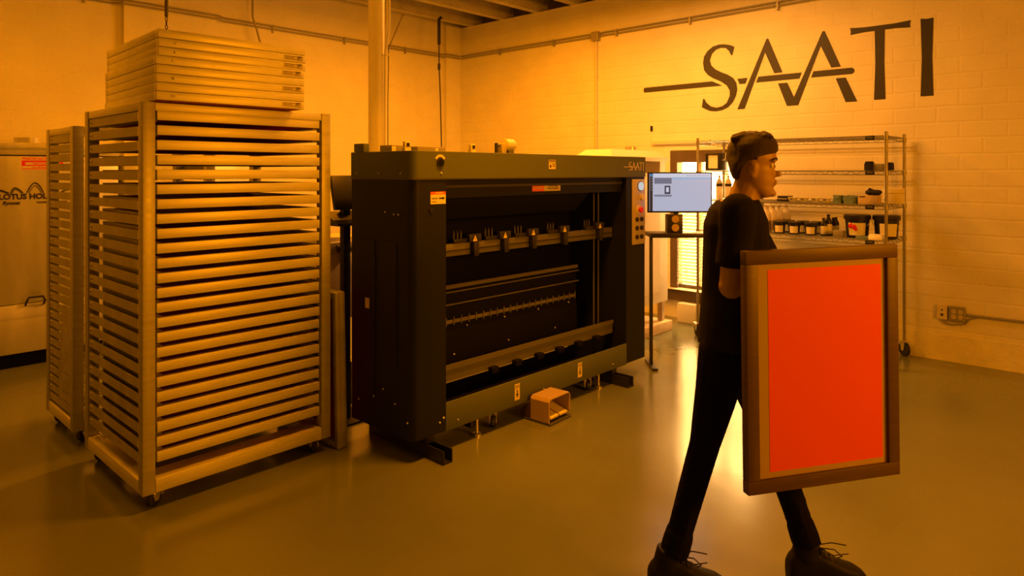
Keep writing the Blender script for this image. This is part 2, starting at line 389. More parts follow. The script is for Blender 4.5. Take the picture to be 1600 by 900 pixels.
tag(MB().box(-.03, 0, -.35, .35, -.02, .02, .003).build('wall_rail', 'cream', smooth=False), 'thin cream rail fixed to the wall above the window', 'rail', loc=(WX-.001, yk, zat(222, d)))

# white column + hoses
cx_, cy_ = cam2w((588-800)/F*4.9, 4.9)
t = thing('support_column', 'white round steel column rising behind the big machine', 'column', (cx_, cy_, 0))
MB().lathe([(.14, 0), (.14, .012), (.057, .013), (.057, 3.6), (.12, 3.605), (.12, 3.665)], seg=28).build('column_shaft', 'pole', t)
def camoff(px, d): 
    a = cam2w((px-800)/F*d, d); return (a[0]-cx_, a[1]-cy_)
for (p0, p1, p2, r) in ((602, 604.5, 601, .007), (606, 608.5, 602, .007)):
    a = camoff(p0, 4.88); b_ = camoff(p1, 4.88); e = camoff(p2, 4.88)
    MB().tube([(a[0], a[1], 3.4), (b_[0], b_[1], 2.9), (b_[0], b_[1], 2.65), (e[0], e[1], 2.42), (e[0], e[1], 2.2), (e[0], e[1], .9)], r, 8).build('hose', 'pole', t)
a = camoff(601, 4.87); MB().tube([(a[0]-.02, a[1]-.01, 2.43), (a[0]+.03, a[1]-.02, 2.43)], .005, 6).build('cable_tie', 'cream', t)
# hanging cables
def hang(name, pts_px, d, r, m, label, cat='cable'):
    P = []
    for px, py in pts_px:
        w = cam2w((px-800)/F*d, d); P.append((w[0], w[1], zat(py, d)))
    o = P[0]; q = [(p[0]-o[0], p[1]-o[1], p[2]-o[2]) for p in P]
    t = thing(name, label, cat, o); MB().tube(q, r, 8).build('cord', m, t); return t, o
tt, oo = hang('hanging_cable', [(686, 30), (686, 100), (688, 150), (690, 236), (691, 330)], 8.9, .008, 'rope', 'long dark cord hanging from the joists near the room corner')
MB().tube([(0.05, .02, .03), (0, 0, 0), (0, 0, -.33)], .022, 8).build('drop_pipe', 'rope', tt); MB().tube([(0, 0, -.58), (0, 0, -.66)], .018, 8).build('plug', 'rope', tt)
hang('hanging_cable', [(630, 22), (618, 50), (607, 76), (607, 110), (606, 150), (606, 250)], 7.6, .005, 'rope', 'thin wire sloping from the ceiling down just right of the white column')
d = 5.2; w = cam2w((260-800)/F*d, d)
t = thing('hanging_chain', 'dark rod and short chain hanging above the stacked screens', 'chain', (w[0], w[1], 3.4))
MB().tube([(0, 0, .54), (0, 0, -.62)], .014, 8).build('rod', 'rope', t)
mb = MB()
for i in range(7):
    z = -.64-i*.03; a = (i % 2)*PI/2
    mb.tube([(.008*math.cos(a)*math.cos(q), .008*math.sin(a)*math.cos(q), z+.017*math.sin(q)) for q in [2*PI*j/10 for j in range(11)]], .0035, 6)
mb.build('chain_links', 'rope', t)

# ================================================================== aluminium racks and printing screens
def caster(parent, x, y, ztop, r=.04, ang=.4):
    T = Matrix.Translation((x, y, 0)) @ Matrix.Rotation(ang, 4, 'Z')
    mb = MB(T); zt = ztop
    mb.box(-.04, .04, -.032, .032, zt-.005, zt); mb.cyl((0, 0, 0), .018, zt-.022, zt-.005, 'z', 14)
    for s in (-1, 1): mb.prism([(-.024, zt-.02), (.024, zt-.02), (.012, r-.012), (-.012, r-.012)], s*.019-.0015, s*.019+.0015, 'y')
    mb.box(-.024, .024, -.02, .02, zt-.024, zt-.019); mb.cyl((0, 0, r), .006, -.026, .026, 'y', 10)
    mb.prism([(.02, zt-.03), (.052, zt-.028), (.056, zt-.042), (.02, zt-.045)], -.013, .013, 'y')
    f = mb.build('caster', 'castmetal', parent)
    MB(T).tube([(0, -.014, r), (0, -.012, r), (0, .012, r), (0, .014, r)], [r*.86, r, r, r*.86], 24).build('wheel', 'rubber', f)
def make_rack(name, label, x0, x1, y0, y1, zb, zt, slots, pitch, zfirst):
    W, D = x1-x0, y1-y0
    t = thing(name, label, 'rack', (x0, y0, 0)); p = .058
    for (a, b) in ((0, 0), (W-p, 0), (0, D-p), (W-p, D-p)):
        mb = MB().box(a, a+p, b, b+p, zb, zt, .005)
        mb.build('post', 'alu', t)
    MB().box(p, W-p, .004, .045, zt-.042, zt-.002, .003).build('top_rail', 'bar', t); MB().box(p, W-p, D-.045, D-.004, zt-.042, zt-.002, .003).build('top_rail', 'bar', t)
    MB().box(.004, .05, p, D-p, zt-.042, zt-.002, .003).build('top_rail', 'bar', t); MB().box(W-.05, W-.004, p, D-p, zt-.042, zt-.002, .003).build('top_rail', 'bar', t)
    MB().box(p, W-p, .0, .13, zb+.002, zb+.07, .004).build('base_rail', 'bar', t); MB().box(p, W-p, D-.13, D, zb+.002, zb+.07, .004).build('base_rail', 'bar', t)
    MB().box(0.0, .10, p, D-p, zb+.002, zb+.065, .004).build('base_rail', 'bar', t); MB().box(W-.10, W, p, D-p, zb+.002, zb+.065, .004).build('base_rail', 'bar', t)
    for i in range(slots):
        z = zfirst - i*pitch
        r1 = MB().box(.008, .012, p*.9, D-p*.9, z-.004, z+.040).box(.012, .085, p, D-p, z-.004, z-.001).build('runner', 'alu2', t, smooth=False)
        if i < 60:
            MB().box(.0065, .0078, D-p-.055, D-p-.012, z+.004, z+.030).build('size_label', 'labelw', r1, smooth=False)
            MB().box(.0058, .0064, D-p-.048, D-p-.036, z+.008, z+.026).box(.0058, .0064, D-p-.030, D-p-.018, z+.012, z+.016).box(.0058, .0064, D-p-.030, D-p-.018, z+.020, z+.024).build('label_print', 'ink', r1, smooth=False)
            MB().box(.004, .0078, p+.002, p+.016, z-.002, z+.038).build('runner_clip', 'castmetal', r1, smooth=False)
        MB().box(W-.012, W-.008, p*.9, D-p*.9, z-.004, z+.040).box(W-.085, W-.012, p, D-p, z-.004, z-.001).build('runner', 'alu2', t, smooth=False)
    for (a, b, g) in ((.07, .06, .5), (W-.07, .06, 1.1), (.07, D-.06, -.3), (W-.07, D-.06, .8)): caster(t, a, b, zb, .038, g)
    return t
RX0, RX1, RY0, RY1 = 1.158, 2.16, 3.425, 4.305
PIT = .07055; ZF = 1.8445
make_rack('screen_rack', 'tall aluminium rack on casters filled with screens, in front of the stainless washout booth', RX0, RX1, RY0, RY1, .08, 1.93, 24, PIT, ZF)
make_rack('screen_rack', 'smaller empty aluminium rack behind the full one, at its left', 1.17, 2.0, 4.571, 5.151, .08, 1.867, 30, .0575, 1.78)
def make_screen(w, dd, h, bw, m='bar', red='red_mesh', name='printing_screen'):
    t = thing(name, '', 'printing screen', (0, 0, 0))
    mb = MB().box(0, w, 0, bw, 0, h, .002).box(0, w, dd-bw, dd, 0, h, .002).box(0, bw, bw, dd-bw, 0, h, .002).box(w-bw, w, bw, dd-bw, 0, h, .002)
    mb.build('screen_frame', m, t)
    MB().box(.01, w-.01, .01, dd-.01, -.0008, -.0002).build('red_mesh', red, t, smooth=False)
    return t
proto = make_screen(.866, .80, .0465, .04)
words = ['topmost screen', 'second screen from the top', 'third screen from the top', 'fourth screen from the top', 'fifth screen from the top', 'sixth screen from the top', 'seventh screen from the top', 'eighth screen from the top', 'ninth screen from the top', 'tenth screen from the top', 'eleventh screen from the top', 'twelfth screen from the top',
 'twelfth screen from the bottom', 'eleventh screen from the bottom', 'tenth screen from the bottom', 'ninth screen from the bottom', 'eighth screen from the bottom', 'seventh screen from the bottom', 'sixth screen from the bottom', 'fifth screen from the bottom', 'fourth screen from the bottom', 'third screen from the bottom', 'second screen from the bottom', 'bottom screen']
for i in range(24):
    z = ZF - i*PIT
    loc = (RX0+.068, RY0+.006+random.uniform(0, .008), z)
    o = proto if i == 0 else dup(proto, loc)
    o.location = loc; o['group'] = 'screens slotted in the tall rack'
    o['label'] = words[i] + ' inside the tall front rack, aluminium frame with dark red mesh'
# stack on top of the rack
lw, ld, lh = .735, .85, .0412
SX, SY = 1.192, 3.338
sp = make_screen(lw, ld, lh-.0014, .035, name='stacked_screen')
MB().box(lw-.125, lw-.02, -.0009, -.0001, .008, .034).build('maker_label', 'label', sp, smooth=False)
fr = sp.children[0]
textmesh('ST', .020, faceY(lw-.036, -.0012, .022), 'ink', 'label_print', sp, bold=.0008)
mb = MB()
for i in range(3): mb.box(lw-.12, lw-.055-.012*(i % 2), -.0013, -.0008, .013+i*.007, .0155+i*.007)
for a in ((lw-.052, lw-.050, .010, .032), (lw-.022, lw-.020, .010, .032), (lw-.052, lw-.020, .030, .032), (lw-.052, lw-.020, .010, .012)): mb.box(a[0], a[1], -.0013, -.0008, a[2], a[3])
mb.build('label_print', 'ink', sp, smooth=False)
wd = ['topmost', 'second from the top', 'third from the top', 'fourth from the top', 'fourth from the bottom', 'third from the bottom', 'second from the bottom', 'bottom']
nums = [None, '5', '6', '....', None, '12', None, '151']
plain = make_screen(lw, ld, lh-.0014, .035, name='stacked_screen')
haslab = [0, 1, 1, 1, 0, 1, 0, 1]; used = {0: False, 1: False}
for i in range(8):
    z = 1.9315 + (7-i)*lh + .0008
    off = -.004 if i > 2 else 0.004
    src = sp if haslab[i] else plain
    loc = (SX+off+random.uniform(-.002, .002), SY+random.uniform(-.002, .002), z)
    if used[haslab[i]]: o = dup(src, loc)
    else: o = src; used[haslab[i]] = True
    o.location = loc; o.rotation_euler.z = math.radians(-2.5)+random.uniform(-.003, .003)
    o['label'] = wd[i]+' aluminium screen frame in the pile on top of the tall rack'; o['group'] = 'screen frames piled on the rack'
    tx = nums[i]
    if tx: textmesh(tx, .017, faceY(.07 if i != 3 else .26, -.0008, .020), 'ink', 'handwritten_number', o, depth=.0002)
# two screens leaning between rack and machine
for i, (xx, dx, lab) in enumerate(((2.224, 0, 'upright screen frame leaning against the rack side, the one nearer the rack'), (2.261, 0, 'upright screen frame leaning beside the rack, the one nearer the machine'))):
    t = make_screen(.90, .70, .032, .035, m='alu2', name='leaning_screen')
    # local: x along height; stand it up so x -> z, z -> -x
    t.rotation_euler = (0, -PI/2 - math.radians(1.2), 0)
    t.location = (xx+.0, 3.40+.01*i, .004); t['label'] = lab

# ================================================================== stainless booth
bx0, bx1, by0, by1 = .80, 2.08, 6.72, 7.25
t = thing('washout_booth', 'stainless steel booth with red label and lotus logo against the left wall', 'booth', (bx0, by0, 0))
W = bx1-bx0
MB().box(0, W, 0, by1-by0, 1.735, 1.835, .004).box(-.006, W+.006, -.012, .10, 1.785, 1.835, .003).build('top_band', 'steel', t)
MB().box(0.004, W-.004, .012, by1-by0-.004, .52, 1.728, .004).build('door_panel', 'steel', t)
MB().box(0, W, -.02, by1-by0, .125, .40, .004).prism([(-.02, .40), (-.02, .43), (.012, .515), (.03, .515), (.03, .40)], 0, W, 'x').build('tank', 'steel', t)
MB().box(.04, W-.04, .06, by1-by0-.02, .0, .123).build('plinth', 'mdark', t, smooth=False)
hx = onY(40, by0)[0]-bx0; hx2 = onY(69, by0)[0]-bx0; hz = .515
MB().tube([(hx, .0, hz-.01), (hx, -.03, hz+.02), (hx+.015, -.035, hz+.055), (hx2-.015, -.035, hz+.055), (hx2, -.03, hz+.02), (hx2, .0, hz-.01)], .009, 8).build('handle', 'blackp', t)
cxp = onY(45, by0+.2)[0]-bx0
MB().lathe([(.10, 1.835), (.10, 1.885), (.085, 1.885)], cxp, .22, 0, 28).build('duct_collar', 'steel', t)
lx0 = onY(31.5, by0+.012)[0]-bx0; yf = .011
lb = MB().box(lx0, lx0+.31, yf-.001, yf, 1.612, 1.722).build('warning_label', 'labelw', t, smooth=False)
MB().box(lx0+.008, lx0+.302, yf-.0016, yf-.001, 1.618, 1.716).build('label_ground', 'red', lb, smooth=False)
mb = MB()
for z, a, b in ((1.690, .012, .298), (1.655, .035, .275), (1.625, .012, .298)): mb.box(lx0+a, lx0+b, yf-.0020, yf-.0016, z, z+.020)
mb.build('label_stripe', 'label', lb, smooth=False)
textmesh('TURN ON AIR COMPRESSOR', .021, faceY(lx0+.155, yf-.0024, 1.700), 'red', 'label_print', lb, bold=.0004)
textmesh('before turning on', .019, faceY(lx0+.155, yf-.0024, 1.665), 'red', 'label_print', lb, bold=.0004)
textmesh('turn off when done', .019, faceY(lx0+.155, yf-.0024, 1.635), 'red', 'label_print', lb, bold=.0004)
lcx = onY(55, by0+.012)[0]-bx0; _, dd_ = onY(53, by0)
textmesh('LOTUS HOLLAND', .061, faceY(lcx, yf-.002, zat(307, dd_)), 'ink', 'logo_name', t, bold=.0022)
textmesh('Ryonet', .040, faceY(lcx-.165, yf-.002, zat(316.5, dd_)), 'ink', 'logo_maker', t, bold=.0012, shear=.3)
textmesh('POWERING THE PRINT', .021, faceY(lcx+.12, yf-.002, zat(316.5, dd_)), 'ink', 'logo_slogan', t, bold=.0006)
mb = MB(); zb_ = zat(301.5, dd_)
for cx0, w, h, lean in ((0, .058, .085, 0), (-.125, .042, .045, -.015), (.125, .042, .045, .015), (-.225, .048, .032, -.035), (.225, .048, .032, .035)):
    for q, rr in ((1.0, .004), (.72, .002)):
        pts = [(lcx+cx0+lean*(1-abs(u))-w*q*u, yf-.002, zb_+h*q*(1-abs(u)**1.8)) for u in [-1+.2*j for j in range(11)]]
        mb.tube(pts, rr, 6)
mb.build('lotus_emblem', 'ink', t)

xq = onY(409, 6.72)[0]
t = thing('stainless_cabinet', 'plain stainless cabinet by the left wall, seen between the slotted screens', 'cabinet', (2.12, 6.72, 0))
MB().box(0, xq-2.12, .01, .52, .12, 1.72, .004).build('cabinet_body', 'steel', t); MB().box(-.005, xq-2.115, 0, .525, 1.722, 1.755, .003).build('cabinet_top', 'steel', t)
MB().box(.05, xq-2.17, .05, .48, 0, .12).build('plinth', 'mdark', t, smooth=False)

# ================================================================== the SAATI machine
mx0, my0 = 2.357, 2.928; MW, MD = 2.35, .58; ZB = .12; ZH0, ZH1 = 1.56, 1.715
mc = thing('emulsion_coating_machine', 'large dark grey screen coating machine with open front and SAATI on its hood', 'machine', (mx0, my0, 0))
def mX(px, Y=my0): return onY(px, Y)[0]-mx0
def arc(cx, cy, r, a0, a1, n=6): return [(cx+r*math.cos(math.radians(a0+(a1-a0)*i/n)), cy+r*math.sin(math.radians(a0+(a1-a0)*i/n))) for i in range(n+1)]
CW = .241
MB().prism([(CW, 0), (CW, .10), (.14, MD), (0, MD)]+arc(.05, .05, .05, 180, 270)+[], ZB, ZH0-.003).build('left_column', 'mgrey2', mc)
RC0 = mX(979)
MB().prism([(RC0, 0), (MW, 0), (MW, MD), (RC0, MD)], ZB+.002, ZH0-.003).build('right_column', 'mgrey2', mc, bevel=.006)
hood = MB().prism(arc(.046, .046, .05, 180, 270)+[(MW+.004, -.004), (MW+.004, MD+.004), (-.004, MD+.004)], ZH0, ZH1).build('hood', 'mgrey', mc, bevel=.003)
MB().box(-.006, MW+.006, -.0065, MD, ZH0-.004, ZH0-.0005).build('hood_seam', 'rail', mc, smooth=False)
MB().box(CW, RC0, .05, .07, 1.445, ZH0-.004).build('front_valance', 'mgrey2', mc, smooth=False)
MB().box(CW, RC0, .04, .05, 1.505, 1.52).build('valance_lip', 'minner', mc, smooth=False)
MB().prism([(.16, 1.45), (.30, 1.30), (.32, 1.31), (.18, 1.46)], CW, RC0-.25, 'x').build('inner_cover', 'mgrey2', mc, smooth=False)
MB().box(.14, RC0, MD-.03, MD-.01, ZB+.05, ZH0-.004).build('back_panel', 'mdark', mc, smooth=False)
MB().box(.14, RC0, .03, MD-.03, ZB+.03, ZB+.045).build('floor_pan', 'mdark', mc, smooth=False)
MB().box(CW, RC0, 0, .012, .117, .278, .002).build('front_skirt', 'mgrey', mc)
# side panel doors on left face
MB().box(-.004, -.0005, .14, .30, .50, 1.20).build('side_hatch', 'mgrey2', mc, smooth=False)
MB().box(-.004, -.0005, .34, .50, .30, 1.20).build('side_hatch', 'mgrey2', mc, smooth=False)
mb = MB()
for y, z in ((.1, 1.59), (.30, 1.59), (.52, 1.59), (.12, 1.36), (.16, 1.36), (.24, 1.37), (.04, .22), (.15, .30), (.26, .36), (.35, .30), (.50, .25)): mb.ball((-.005, y, z), .006, seg=8, rings=6)
for x, z in ((.20, 1.59), (.22, .20), (.19, .18)): mb.ball((x, -.004, z), .007, seg=8, rings=6)
for x in (.33, 1.1, 1.9): mb.ball((x, -.003, .16), .006, seg=8, rings=6)
mb.build('screw_heads', 'castmetal', mc)
MB().box(-.0055, -.004, .395, .435, .80, .86).build('side_label', 'label', mc, smooth=False)
# hood details
hx = mX(687); hzz = zat(254, onY(687, my0)[1])
MB().cyl((hx, 0, hzz), .026, -.012, -.004, 'y', 24).build('key_ring', 'blackp', hood)
MB().cyl((hx, 0, hzz), .018, -.014, -.011, 'y', 20).build('key_hole', 'mdark', hood)
mb = MB(); a = [(hx+math.cos(q)*.042, hzz+.004+math.sin(q)*.042) for q in [PI*.15+PI*.7*i/8 for i in range(9)]]; b2 = [(hx+math.cos(q)*.028, hzz+.004+math.sin(q)*.028) for q in [PI*.85-PI*.7*i/8 for i in range(9)]]
mb.prism(a+b2, -.0055, -.0042, 'y').build('key_label', 'label', hood, smooth=False)
def plabel(parent, x, z, w, h, y, m, name='label'): return MB().box(x-w/2, x+w/2, y-.0012, y, z-h/2, z+h/2).build(name, m, parent, smooth=False)
lx = mX(862); l1 = plabel(hood, lx, 1.647, .072, .062, -.0045, 'label', 'caution_label')
MB().box(lx-.034, lx+.034, -.0064, -.0058, 1.668, 1.674).box(lx-.034, lx+.034, -.0064, -.0058, 1.658, 1.660).box(lx, lx+.03, -.0064, -.0058, 1.645, 1.650).box(lx, lx+.03, -.0064, -.0058, 1.633, 1.638).prism([(lx-.030, 1.628), (lx-.008, 1.628), (lx-.019, 1.652)], -.0064, -.0058, 'y').build('label_print', 'ink', mc, smooth=False)
kk = .279/793.5; ox = mX(974)
logo(hood, lambda x, y, tt: (ox+(x-341)*kk, -.0045-tt, 1.64+(400-y)*kk), .0012, 'label')
# valance label
vx0, vx1 = mX(831, 2.98), mX(875, 2.98)
va = MB().box(vx0, vx0+(vx1-vx0)*.41, .0485, .0499, 1.468, 1.508).build('danger_label', 'orange', mc, smooth=False)
vb = MB().box(vx0+(vx1-vx0)*.41, vx1, .0485, .0499, 1.468, 1.508).build('notice_label', 'label', mc, smooth=False)
textmesh('DANGER', .024, faceY(vx0+(vx1-vx0)*.205, .0482, 1.488), 'label', 'label_print', mc, bold=.0003)
textmesh('DO NOT OPEN\nWHILE RUNNING', .015, faceY(vx0+(vx1-vx0)*.73, .0482, 1.492), 'ink', 'label_print', mc, bold=.0003)
# left column label + lock
l0 = mX(672.5); l1x = mX(697)-.004; zt_ = zat(299.5, 3.85); zb2_ = zat(318.5, 3.87); zm = zat(304, 3.86)
MB().box(l0, l1x, -.0015, -.0003, zb2_, zm).build('notice_label', 'labelw', mc, smooth=False); MB().box(l0, l1x, -.0015, -.0003, zm, zt_).build('danger_label', 'orange', mc, smooth=False)
textmesh('DANGER', .014, faceY((l0+l1x)/2+.008, -.0018, (zm+zt_)/2), 'labelw', 'label_print', mc, bold=.0002)
mb = MB().box(l0+.062, l1x-.012, -.002, -.0014, zb2_+.028, zb2_+.036).prism([(l1x-.025, zb2_+.024), (l1x-.006, zb2_+.032), (l1x-.025, zb2_+.040)], -.002, -.0014, 'y')
for i in range(4): mb.box(l0+.010+i*.011, l0+.017+i*.011, -.002, -.0014, zb2_+.028, zb2_+.035)
mb.box(l0+.008, l0+.045, -.002, -.0014, zb2_+.012, zb2_+.015)
mb.build('label_print', 'ink', mc, smooth=False)
MB().cyl((mX(673), 0, zat(328, 3.85)), .013, -.008, 0, 'y', 16).build('door_lock', 'blackp', mc)
# control plate
pz0, pz1 = 1.03, 1.54; px0, px1 = mX(987), mX(1007.5)-.004
cp = MB().box(px0, px1, -.006, -.0005, pz0, pz1, .002).build('control_panel', 'plate', mc)
bc = (px0+px1)/2
MB().cyl((bc+.02, 0, 1.485), .040, -.010, -.006, 'y', 24).build('button_ring', 'rail', cp)
MB().cyl((bc+.02, 0, 1.485), .033, -.020, -.010, 'y', 24).build('white_button', emat('lit_button', (.72, .72, .70), .75), cp)
MB().cyl((bc+.04, 0, 1.40), .026, -.022, -.006, 'y', 20).build('cream_button', 'cream', cp)
MB().cyl((bc-.0, 0, 1.30), .034, -.012, -.006, 'y', 22).build('stop_surround', 'label', cp)
MB().tube([(bc, -.012, 1.30), (bc, -.026, 1.30), (bc, -.028, 1.30), (bc, -.036, 1.30)], [.012, .012, .024, .022], 20).build('emergency_stop', 'red', cp)
for z in (1.225, 1.157, 1.088):
    for xx in (bc-.032, bc+.034): MB().cyl((xx, 0, z), .018, -.018, -.006, 'y', 18).build('push_button', 'blackp', cp)
# interior mechanism
MB().box(CW+.004, RC0-.004, .13, .19, 1.09, 1.165, .003).build('clamp_beam', 'rail', mc)
MB().box(CW+.004, RC0-.004, .125, .13, 1.122, 1.126).build('beam_groove', 'mdark', mc, smooth=False)
for px in (740, 787, 831, 880, 935):
    x = mX(px, my0+.12)
    cl = MB().box(x-.05, x+.05, .10, .20, 1.166, 1.215, .004).box(x-.02, x+.02, .09, .128, 1.08, 1.166, .003).build('clamp_block', 'blackp', mc)
    mb = MB(); mb.prism([(x-.024, 1.172), (x+.012, 1.172), (x-.006, 1.208)], .0985, .0995, 'y'); mb.build('warning_triangle', 'label', cl, smooth=False)
    MB().box(x-.0075, x-.0045, .0975, .0985, 1.180, 1.196).build('triangle_print', 'ink', cl, smooth=False)
    for j in range(3): MB().lathe([(.008, 1.190), (.008, 1.228), (.004, 1.229), (.004, 1.24)], x-.14+j*.03, .15, 0, 8).build('clamp_bolt', 'minner', cl)
    MB().box(x-.16, x-.052, .12, .18, 1.166, 1.19, .003).build('clamp_bar', 'blackp', cl)
for px in (937.5, 944.5):
    x = mX(px, my0+.17); MB().cyl((x, .23, 0), .006, .35, 1.44, 'z', 10).build('guide_rod', 'rail', mc)
MB().box(CW+.004, mX(903, my0+.25), .25, .28, .868, .892).build('guide_rail', 'rail', mc, smooth=False)
MB().box(CW+.004, mX(903, my0+.25), .24, .25, .845, .853).build('guide_rail', 'rail', mc, smooth=False)
MB().box(CW+.004, mX(903, my0+.25), .24, .25, .768, .775).build('guide_rail', 'rail', mc, smooth=False)
MB().box(CW+.004, mX(903, my0+.25), .27, .34, .58, .86).build('lower_carriage', 'mdark', mc, smooth=False)
sr = MB().box(CW+.004, mX(900, my0+.25), .255, .262, .650, .672).build('pin_strip', 'rail', mc, smooth=False)
x = CW+.03
while x < mX(900, my0+.25): MB().box(x-.003, x+.003, .250, .2549, .638, .690).build('pin', 'rail', mc, smooth=False); x += .065
mb = MB()
for i in range(5): mb.ball((CW+.06+i*.35, .262, .615), .007, seg=8, rings=6)
for i in range(3): mb.ball((CW+.3+i*.5, .262, .45), .007, seg=8, rings=6)
mb.build('carriage_bolts', 'castmetal', mc)
MB().box(CW+.004, mX(903, my0+.25), .262, .27, .30, .60).build('lower_cover', 'mdark', mc, smooth=False)
MB().box(CW+.004, RC0-.03, .10, .16, .42, .435, .002).box(CW+.004, RC0-.03, .10, .106, .435, .452).box(CW+.004, RC0-.03, .11, .15, .35, .42).build('drip_rail', 'rail', mc, smooth=False)
for i in range(6):
    x = CW+.45+i*.22
    MB().box(x, x+.06, .07, .11, .33, .37, .004).build('rail_bracket', 'mdark', mc)
for i in range(2):
    px = (808, 906)[i]; x = mX(px)
    a = MB().box(x-.024, x+.024, -.0015, -.0003, .150, .252).build('arrow_label', 'label', mc, smooth=False)
    MB().box(x-.004, x+.004, -.002, -.0014, .185, .215).prism([(x-.012, .188), (x+.012, .188), (x, .165)], -.002, -.0014, 'y').box(x-.02, x+.02, -.002, -.0014, .236, .240).box(x-.02, x+.02, -.002, -.0014, .226, .229).build('arrow_print', 'ink', a, smooth=False)
# feet
for x in (2.50-mx0, 4.31-mx0):
    MB().box(x-.032, x+.032, 2.80-my0, MD-.02, 0.0, .006).box(x-.032, x-.026, 2.80-my0, MD-.02, .006, .075).box(x+.026, x+.032, 2.80-my0+.0, MD-.02, .006, .075).box(x-.028, x+.028, .02, MD-.04, .075, ZB+.03).build('foot_channel', 'blackp', mc, smooth=False)
for px in (745, 935):
    x = mX(px, my0+.05); MB().lathe([(.028, 0), (.028, .012), (.010, .016), (.010, .118)], x, .05, 0, 16).build('levelling_foot', 'castmetal', mc)
    MB().box(x-.04, x+.03, .06, .14, .05, .117).build('foot_block', 'blackp', mc, smooth=False)
for px in (770, 918): caster(mc, mX(px, my0+.07), .07, .125, .036, 1.0)
MB().box(CW, RC0, .06, .5, ZB-.01, ZB+.03).build('under_tray', 'mdark', mc, smooth=False)

# things on the hood and behind the machine
ht = ZH1+.0005
def onhood(name, px, y, w, dd, h, m, label, cat, lab=None):
    X = onY(px, my0+y)[0]
    t = thing(name, label, cat, (X, my0+y, ht))
    MB().box(-w/2, w/2, -dd/2, dd/2, 0, h, .004).build('body', m, t)
    if lab: MB().box(lab[0], lab[1], -dd/2-.0015, -dd/2-.0003, .005, h-.008).build('paper_label', 'label', t, smooth=False)
    return t
onhood('control_box', 565, .50, .042, .10, .05, 'mgrey', 'small dark box on the hood left of the white column', 'box')
t = onhood('junction_case', 613, .46, .10, .12, .045, 'grey_box', 'grey case with paper label on the hood just right of the column', 'case', (-.05, -.02))
onhood('junction_case', 665, .46, .23, .12, .042, 'grey_box', 'longer flat grey case on the left part of the hood', 'case', (.03, .055))
for px, lab in ((635, 'small white pneumatic valve with dark knobs, near the left end of the hood'), (737.5, 'small white pneumatic valve with dark knobs, left of the motor on the hood')):
    X = onY(px, my0+.2)[0]; t = thing('pneumatic_valve', lab, 'valve', (X, my0+.2, ht))
    MB().box(-.022, .022, -.015, .015, 0, .022).box(-.018, .018, -.012, .012, .022, .058, .003).build('valve_body', 'cream', t)
    MB().box(-.008, -.001, -.018, -.012, .028, .050).box(.003, .010, -.018, -.012, .028, .050).build('valve_knob', 'blackp', t, smooth=False)
X = onY(790, my0+.25)[0]; t = thing('electric_motor', 'cream cylindrical motor with pressure valve lying on the machine hood', 'motor', (X, my0+.25, ht))
MB().tube([(-.02, 0, .065), (-.012, 0, .065), (.055, 0, .065), (.072, 0, .065), (.076, 0, .065)], [.03, .041, .041, .036, .012], 20).build('motor_body', 'cream', t)
MB().box(.0, .055, -.03, .03, 0, .03, .003).build('motor_foot', 'rail', t); MB().box(-.06, -.015, -.025, .025, 0, .075, .006).build('pump_head', 'plate', t)
MB().tube([(-.09, 0, .0), (-.09, 0, .075)], .012, 12).build('inlet_pipe', 'blackp', t); MB().tube([(-.09, 0, .06), (-.06, 0, .06)], .010, 10).build('elbow', 'rail', t)
onhood('flat_tray', 836, .30, .16, .1, .012, 'cream', 'thin flat tray on the hood right of the motor', 'tray')
# cream cabinet behind
t = thing('drying_cabinet', 'cream cabinet with sloping lid edges standing beyond the right end of the machine', 'cabinet', (5.1, 3.52, 0))
cw, cd = 1.0, .43
mb = MB(); mb.loft([[(0, 0, 1.70), (cw, 0, 1.70), (cw, cd, 1.70), (0, cd, 1.70)], [(0, 0, 1.735), (cw, 0, 1.735), (cw, cd, 1.735), (0, cd, 1.735)], [(.10, .07, 1.805), (cw-.10, .07, 1.805), (cw-.10, cd-.07, 1.805), (.10, cd-.07, 1.805)]])
mb.build('bevelled_lid', 'cream', t, smooth=False)
for x in (.05, .42, cw-.13): MB().box(x, x+.10, .02, cd-.02, 1.585, 1.70).build('lid_support', 'cream', t, smooth=False)
MB().box(.03, cw+.02, .02, cd-.02, .30, 1.585, .004).build('cabinet_body', 'cream', t)
for x in (.05, cw-.06): MB().box(x, x+.05, .04, .09, .10, .30).build('leg', 'cab', t, smooth=False)
MB().box(.0, cw+.06, -.01, cd, .0, .10, .005).build('cabinet_base', 'tan', t)
MB().box(.12, cw-.14, .016, .0195, .4, 1.5).build('cabinet_door', 'cream', t, smooth=False)
MB().lathe([(.055, 1.805), (.055, 1.843), (.048, 1.845)], .62, .2, 0, 20).build('vent_cap', 'castmetal', t)
bx_, byv = onX(1076, WX-.06)[0], 0
tag(MB().box(-.10, 0, -.10, .10, 0, .20, .004).build('white_carton', 'labelw'), 'small white carton on the floor under the window sill', 'carton', loc=(WX-.10, onX(1075, WX-.15)[0], 0))

